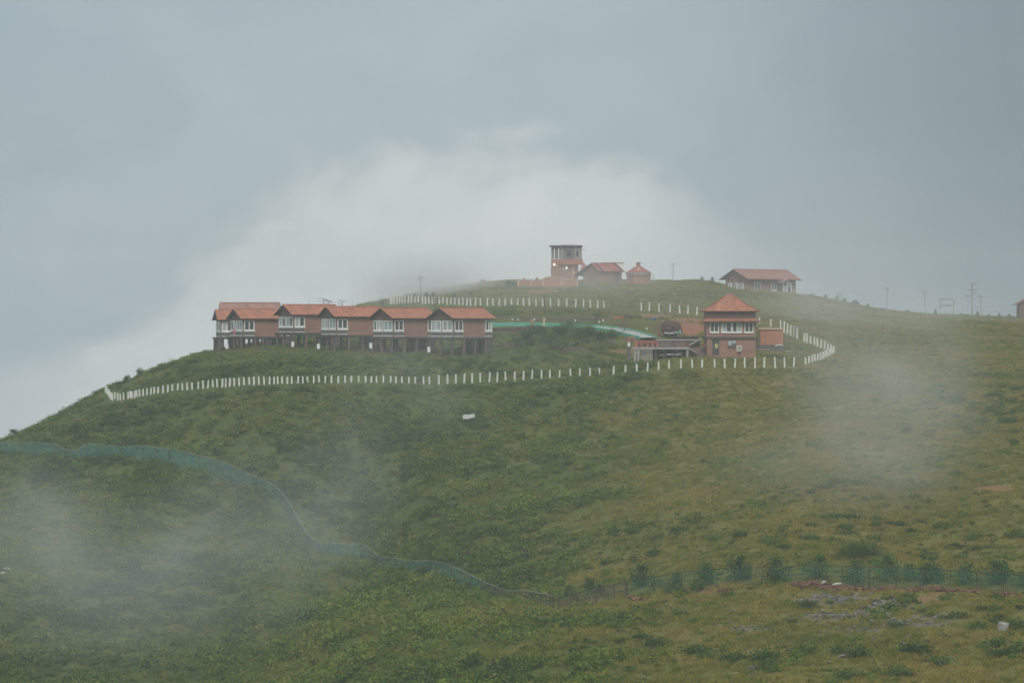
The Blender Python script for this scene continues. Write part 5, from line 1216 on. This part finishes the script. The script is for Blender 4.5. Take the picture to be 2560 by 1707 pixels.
# ------------------------------------------------------------------ scrub and grass: uncountable, one object each
protos = bpy.data.collections.new('plant_forms')
def scatter(name, label, forms, X, Y, scl, var, tint, zoff=0.0):
    coll = bpy.data.collections.new(name + '_forms')
    for i, me in enumerate(forms):
        o = bpy.data.objects.new('%s_form_%02d' % (name, i), me); coll.objects.link(o)
    Z = ground(X, Y) + zoff; n = len(X)
    me = bpy.data.meshes.new(name); me.vertices.add(n); me.vertices.foreach_set('co', np.stack([X, Y, Z], -1).ravel().astype(np.float32))
    rgn = np.random.default_rng(len(X))
    for nm, typ, a in (('scl', 'FLOAT', scl), ('rotz', 'FLOAT', rgn.random(n) * 6.28), ('var', 'INT', var), ('tint', 'FLOAT', tint)):
        at = me.attributes.new(nm, typ, 'POINT'); at.data.foreach_set('value', np.asarray(a).astype(np.float32 if typ == 'FLOAT' else np.int32))
    me.update()
    ob = link(name, me); tag(ob, label, kind='stuff')
    ng = bpy.data.node_groups.new(name, 'GeometryNodeTree'); ng.interface.new_socket('Geometry', in_out='INPUT', socket_type='NodeSocketGeometry'); ng.interface.new_socket('Geometry', in_out='OUTPUT', socket_type='NodeSocketGeometry')
    N = ng.nodes.new; L = ng.links.new
    gi = N('NodeGroupInput'); go = N('NodeGroupOutput'); ci = N('GeometryNodeCollectionInfo'); ci.inputs['Collection'].default_value = coll; ci.inputs['Separate Children'].default_value = True; ci.inputs['Reset Children'].default_value = True
    ip = N('GeometryNodeInstanceOnPoints'); ip.inputs['Pick Instance'].default_value = True
    def at(nm, typ):
        a = N('GeometryNodeInputNamedAttribute'); a.data_type = typ; a.inputs[0].default_value = nm; return a.outputs[0]
    cx = N('ShaderNodeCombineXYZ'); L(at('rotz', 'FLOAT'), cx.inputs[2])
    L(gi.outputs[0], ip.inputs['Points']); L(ci.outputs[0], ip.inputs['Instance']); L(at('var', 'INT'), ip.inputs['Instance Index'])
    er = N('FunctionNodeEulerToRotation'); L(cx.outputs[0], er.inputs[0]); L(er.outputs[0], ip.inputs['Rotation'])
    sx = N('ShaderNodeCombineXYZ')
    for k in range(3): L(at('scl', 'FLOAT'), sx.inputs[k])
    L(sx.outputs[0], ip.inputs['Scale']); L(ip.outputs[0], go.inputs[0])
    md = ob.modifiers.new('scatter', 'NODES'); md.node_group = ng
    return ob
rn = np.random.default_rng(5)
def random_spots(n, d0, d1, u0=-150, u1=2710):
    d = np.sqrt(rn.random(n) * (d1 ** 2 - d0 ** 2) + d0 ** 2); u = u0 + rn.random(n) * (u1 - u0)
    X = (u - 1280) / F * d; return X, d, u
def near_posts(X, Y, r):
    k = np.zeros(len(X), bool)
    for (x, y) in POSTS: k |= ((X - x) ** 2 + ((Y - y) * .45) ** 2 < r * r) & (Y < y + .8) & (Y > y - 4)
    return k
# footprints kept clear
def footprints(X, Y, u):
    k = np.zeros(len(X), bool)
    for px, py, d, a, *_ in COT:
        loc = P(px, py, d); th = R(90 - a); dx, dy = X - loc.x, Y - loc.y; lx = dx * math.cos(th) + dy * math.sin(th); ly = -dx * math.sin(th) + dy * math.cos(th)
        k |= (lx > -.9) & (lx < 9.0) & (ly > -.7) & (ly < 5.7)
    k |= (u > 1755) & (u < 1900) & (Y > 411.5) & (Y < 423); k |= (u > 1893) & (u < 1962) & (Y > 420) & (Y < 428)
    k |= (u > 1572) & (u < 1770) & (Y > 411) & (Y < 421); k |= (u > 1210) & (u < 1500) & (Y > 443) & (Y < 460); k |= (u > 1480) & (u < 1660) & (Y > 428) & (Y < 458)
    k |= (u > 1370) & (u < 1640) & (Y > 545) & (Y < 566); k |= (u > 1800) & (u < 2020) & (Y > 553) & (Y < 576)
    k |= (u > 1290) & (u < 1450) & (Y > 526) & (Y < 552)
    return k
X, Y, u = random_spots(125000, 195, 600)
py = HORIZON - (ground(X, Y) - E) / Y * F
n1 = fbm(X / 9, Y / 9, 5); n2 = fbm(X / 3.2, Y / 3.2, 8); n3 = fbm(X / 28, Y / 28, 12)
dry = dryness(u, py, X, Y)
n4 = fbm(X / 1.7, Y / 2.6, 44)
dens = (1 - .93 * sstep(.15, .7, dry)) * (.40 + 1.2 * sstep(.36, .58, n2)) + .75 * sstep(.4, .8, dry) * sstep(.55, .70, n4)
dens = np.where((Y > 470), dens * .30 * (.3 + n1), dens)
dens = np.where((Y > 402) & (Y <= 470), np.maximum(dens, .25) * sstep(.30, .5, n1 + .1), dens)
dens = np.where((u > 500) & (u < 1180) & (Y > 405.5) & (Y < 413.5), 1.0, dens)                # thick bank under the cottages
right = sstep(2150, 2450, u) * sstep(1150, 1000, py) * .35; dens = np.maximum(dens, right * sstep(.45, .6, n2))
dens = dens * np.where(Y < 300, .85, 1.0)
jit = fbm(X / 2.2, Y / 2.2, 50)
so = np.maximum(soil_mask(u, py, SOIL_ORANGE, jit), soil_mask(u, py, SOIL_DARK, jit))
keep = (rn.random(len(X)) < dens * .85) & ~footprints(X, Y, u) & (so < .35)
fcl = near_posts(X, Y, 1.0)
X, Y, u, py, n1, n2, n3, dry = [a[keep] for a in (X, Y, u, py, n1, n2, n3, dry)]; fcl = fcl[keep]
scl = (.42 + .75 * rn.random(len(X)) ** 1.6) * (.75 + .6 * sstep(.4, .65, n2)) * (1 - .35 * sstep(.2, .7, dry))
scl = np.where(Y > 402, scl * .72, scl); scl = np.where((u > 500) & (u < 1180) & (Y > 405.5) & (Y < 413.5), scl * 1.3, scl); scl = np.where((u > 500) & (u < 1300) & (Y > 413.5) & (Y < 450), scl * .55, scl); scl = np.where(fcl, scl * .30, scl)
scl = np.where(Y > 470, scl * .8, scl)
tint = np.clip(.40 - .16 * sstep(.4, .8, dry) + (n1 - .5) * .8 + (n3 - .5) * .7 + rn.normal(size=len(X)) * .18 + .22 * dry, 0.02, .98)
SCR = [leaf_mesh('scrub_form', clumped(130, 6, .78, .78, .62, .05, 400 + i, .36, True), np.random.default_rng(i).uniform(.17, .36, 130), M['leaf_scrub'], 420 + i) for i in range(8)]
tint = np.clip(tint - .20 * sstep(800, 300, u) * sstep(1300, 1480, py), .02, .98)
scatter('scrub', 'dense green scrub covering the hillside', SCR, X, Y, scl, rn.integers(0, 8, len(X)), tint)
print('scrub', len(X))
# grass tussocks
def tuft(seed, n=34):
    r3 = np.random.default_rng(seed); v = []; 
    for k in range(n):
        a = r3.random() * 6.28; r_ = r3.random() ** .6 * .38; x, y = r_ * math.cos(a), r_ * math.sin(a); h = r3.uniform(.09, .27); l = r3.normal(size=2) * .16; w = r3.uniform(.02, .05); t = r3.random() * 6.28
        v.append([(x - w * math.cos(t), y - w * math.sin(t), -.05), (x + w * math.cos(t), y + w * math.sin(t), -.05), (x + l[0] + w * .3, y + l[1], h), (x + l[0] - w * .3, y + l[1], h)])
    v = np.array(v).reshape(-1, 3); me = bpy.data.meshes.new('tuft_form'); me.from_pydata(v.tolist(), [], [tuple(range(i * 4, i * 4 + 4)) for i in range(n)])
    at = me.attributes.new('lv', 'FLOAT', 'POINT'); at.data.foreach_set('value', np.repeat(r3.random(n), 4).astype(np.float32)); me.materials.append(M['grass']); return me
X, Y, u = random_spots(150000, 193, 585)
py = HORIZON - (ground(X, Y) - E) / Y * F; dry = dryness(u, py, X, Y); n1 = fbm(X / 7, Y / 7, 15); n2 = fbm(X / 2.5, Y / 2.5, 18); jit = fbm(X / 2.2, Y / 2.2, 50)
so = np.maximum(np.maximum(soil_mask(u, py, SOIL_ORANGE, jit), soil_mask(u, py, SOIL_DARK, jit)), soil_mask(u, py, ROCKY, jit) * .75 * (rn.random(len(X)) < .85))
keep = (rn.random(len(X)) < (.25 + .75 * dry) * (.45 + .8 * sstep(.35, .6, n2)) * .9) & ~footprints(X, Y, u) & (so < .3)
fcl = near_posts(X, Y, .8)[keep]
X, Y, u, py, n1, n2, dry = [a[keep] for a in (X, Y, u, py, n1, n2, dry)]
scl = rn.uniform(.7, 1.5, len(X)) * np.where(fcl, .5, 1) * np.where(Y > 400, .8, 1)
tint = np.clip(.45 + (n1 - .5) * 1.3 + rn.normal(size=len(X)) * .12 + .2 * (dry - .5), .02, .98)
scatter('grass', 'olive grass tussocks covering the right slope and hilltop', [tuft(i) for i in range(6)], X, Y, scl, rn.integers(0, 6, len(X)), tint)
print('grass', len(X))

# ------------------------------------------------------------------ air: even haze, drifting mist
def volume_box():
    m = bpy.data.materials.new('haze_air'); m.use_nodes = True; nt = m.node_tree; nt.nodes.clear(); out = nt.nodes.new('ShaderNodeOutputMaterial')
    pv = nt.nodes.new('ShaderNodeVolumePrincipled'); pv.inputs['Color'].default_value = (.93, .965, 1.0, 1); pv.inputs['Density'].default_value = .00044; pv.inputs['Anisotropy'].default_value = 0.0
    nt.links.new(pv.outputs[0], out.inputs['Volume'])
    o = MB().box(-1500, 1960, -58, 1075, -56, E + 24).build('haze', m); tag(o, 'pale even haze over the whole valley', kind='stuff')
    try: m.cycles.homogeneous_volume = True
    except Exception: pass
volume_box()
def mist(name, label, px, py, d, rx, ry, rz, dens, seed, tilt=0.0, scale=1.6):
    m = bpy.data.materials.new(name); m.use_nodes = True; nt = m.node_tree; nt.nodes.clear(); N = nt.nodes.new; L = nt.links.new
    out = N('ShaderNodeOutputMaterial'); pv = N('ShaderNodeVolumePrincipled'); pv.inputs['Color'].default_value = (.955, .97, .98, 1); L(pv.outputs[0], out.inputs['Volume'])
    tc = N('ShaderNodeTexCoord'); ln = N('ShaderNodeVectorMath'); ln.operation = 'LENGTH'; L(tc.outputs['Object'], ln.inputs[0])
    ns = N('ShaderNodeTexNoise'); ns.noise_dimensions = '4D'; ns.inputs['W'].default_value = seed; ns.inputs['Scale'].default_value = scale; ns.inputs['Detail'].default_value = 3; ns.inputs['Roughness'].default_value = .55; ns.inputs['Distortion'].default_value = .6; L(tc.outputs['Object'], ns.inputs['Vector'])
    fo = N('ShaderNodeMapRange'); fo.interpolation_type = 'SMOOTHERSTEP'; fo.inputs[1].default_value = 1.0; fo.inputs[2].default_value = .0; L(ln.outputs['Value'], fo.inputs[0])
    nm = N('ShaderNodeMapRange'); nm.interpolation_type = 'SMOOTHSTEP'; nm.inputs[1].default_value = .26; nm.inputs[2].default_value = .76; L(ns.outputs[0], nm.inputs[0])
    mu = N('ShaderNodeMath'); mu.operation = 'MULTIPLY'; L(fo.outputs[0], mu.inputs[0]); L(nm.outputs[0], mu.inputs[1])
    mr = N('ShaderNodeMath'); mr.operation = 'MULTIPLY'; L(mu.outputs[0], mr.inputs[0]); mr.inputs[1].default_value = dens
    L(mr.outputs[0], pv.inputs['Density'])
    bm = bmesh.new(); bmesh.ops.create_icosphere(bm, subdivisions=3, radius=1.0); me = bpy.data.meshes.new(name); bm.to_mesh(me); bm.free(); me.materials.append(m)
    try: m.cycles.volume_step_rate = 2.5
    except Exception: pass
    c = P(px, py, d); o = link(name, me, None, c, (0, tilt, 0), (rx, ry, rz)); tag(o, label, kind='stuff'); return o
mist('mist', 'pale mist drifting over the right slope', 2170, 880, 300, 14, 9, 18, .078, 1.0, -.45, 1.5)
mist('mist', 'second veil of mist beside the pale one on the right slope', 2260, 990, 294, 14, 8, 13, .056, 11.0, .6, 1.8)
mist('mist', 'thin mist trailing down the right slope', 2100, 1150, 280, 20, 8, 8, .040, 2.0, 0, 1.2)
mist('mist', 'mist lying over the lower left scrub', 150, 1370, 268, 17, 8, 11, .085, 3.0, .4, 1.7)
mist('mist', 'thin low mist along the bottom left edge', 150, 1520, 255, 18, 7, 9, .028, 13.0, 0, 1.3)
mist('mist', 'mist thinning over the scrub right of the lower left bank', 560, 1400, 280, 20, 8, 13, .058, 4.0, -.5, 1.8)
mist('mist', 'wisp of mist where the green net climbs the slope', 850, 1240, 318, 11, 6, 16, .045, 5.0, .4, 1.1)
mist('mist', 'faint wisp of mist below the cottages', 1000, 970, 372, 18, 6, 10, .030, 6.0, .5, 1.3)
mist('mist', 'faint mist hanging between cottages and walkway', 1240, 850, 394, 30, 6, 9, .022, 9.0, 0, 1.5)
mist('mist', 'cloud closing over the left end of the hilltop', 1070, 712, 536, 20, 22, 9, .16, 7.0, 0, 1.2)
mist('mist', 'mist fading the hilltop behind the long house', 2100, 790, 490, 30, 14, 10, .045, 8.0, 0, 1.2)
mist('mist', 'faint mist over the far right skyline', 2430, 780, 530, 22, 12, 8, .035, 14.0, 0, 1.2)
mist('mist', 'faint mist round the tower', 1480, 700, 525, 26, 9, 7, .035, 10.0, 0, 1.6)
mist('mist', 'thin cloud veiling the whole hilltop and the cottages', 1300, 770, 480, 85, 75, 15, .0075, 15.0, 0, 2.2)
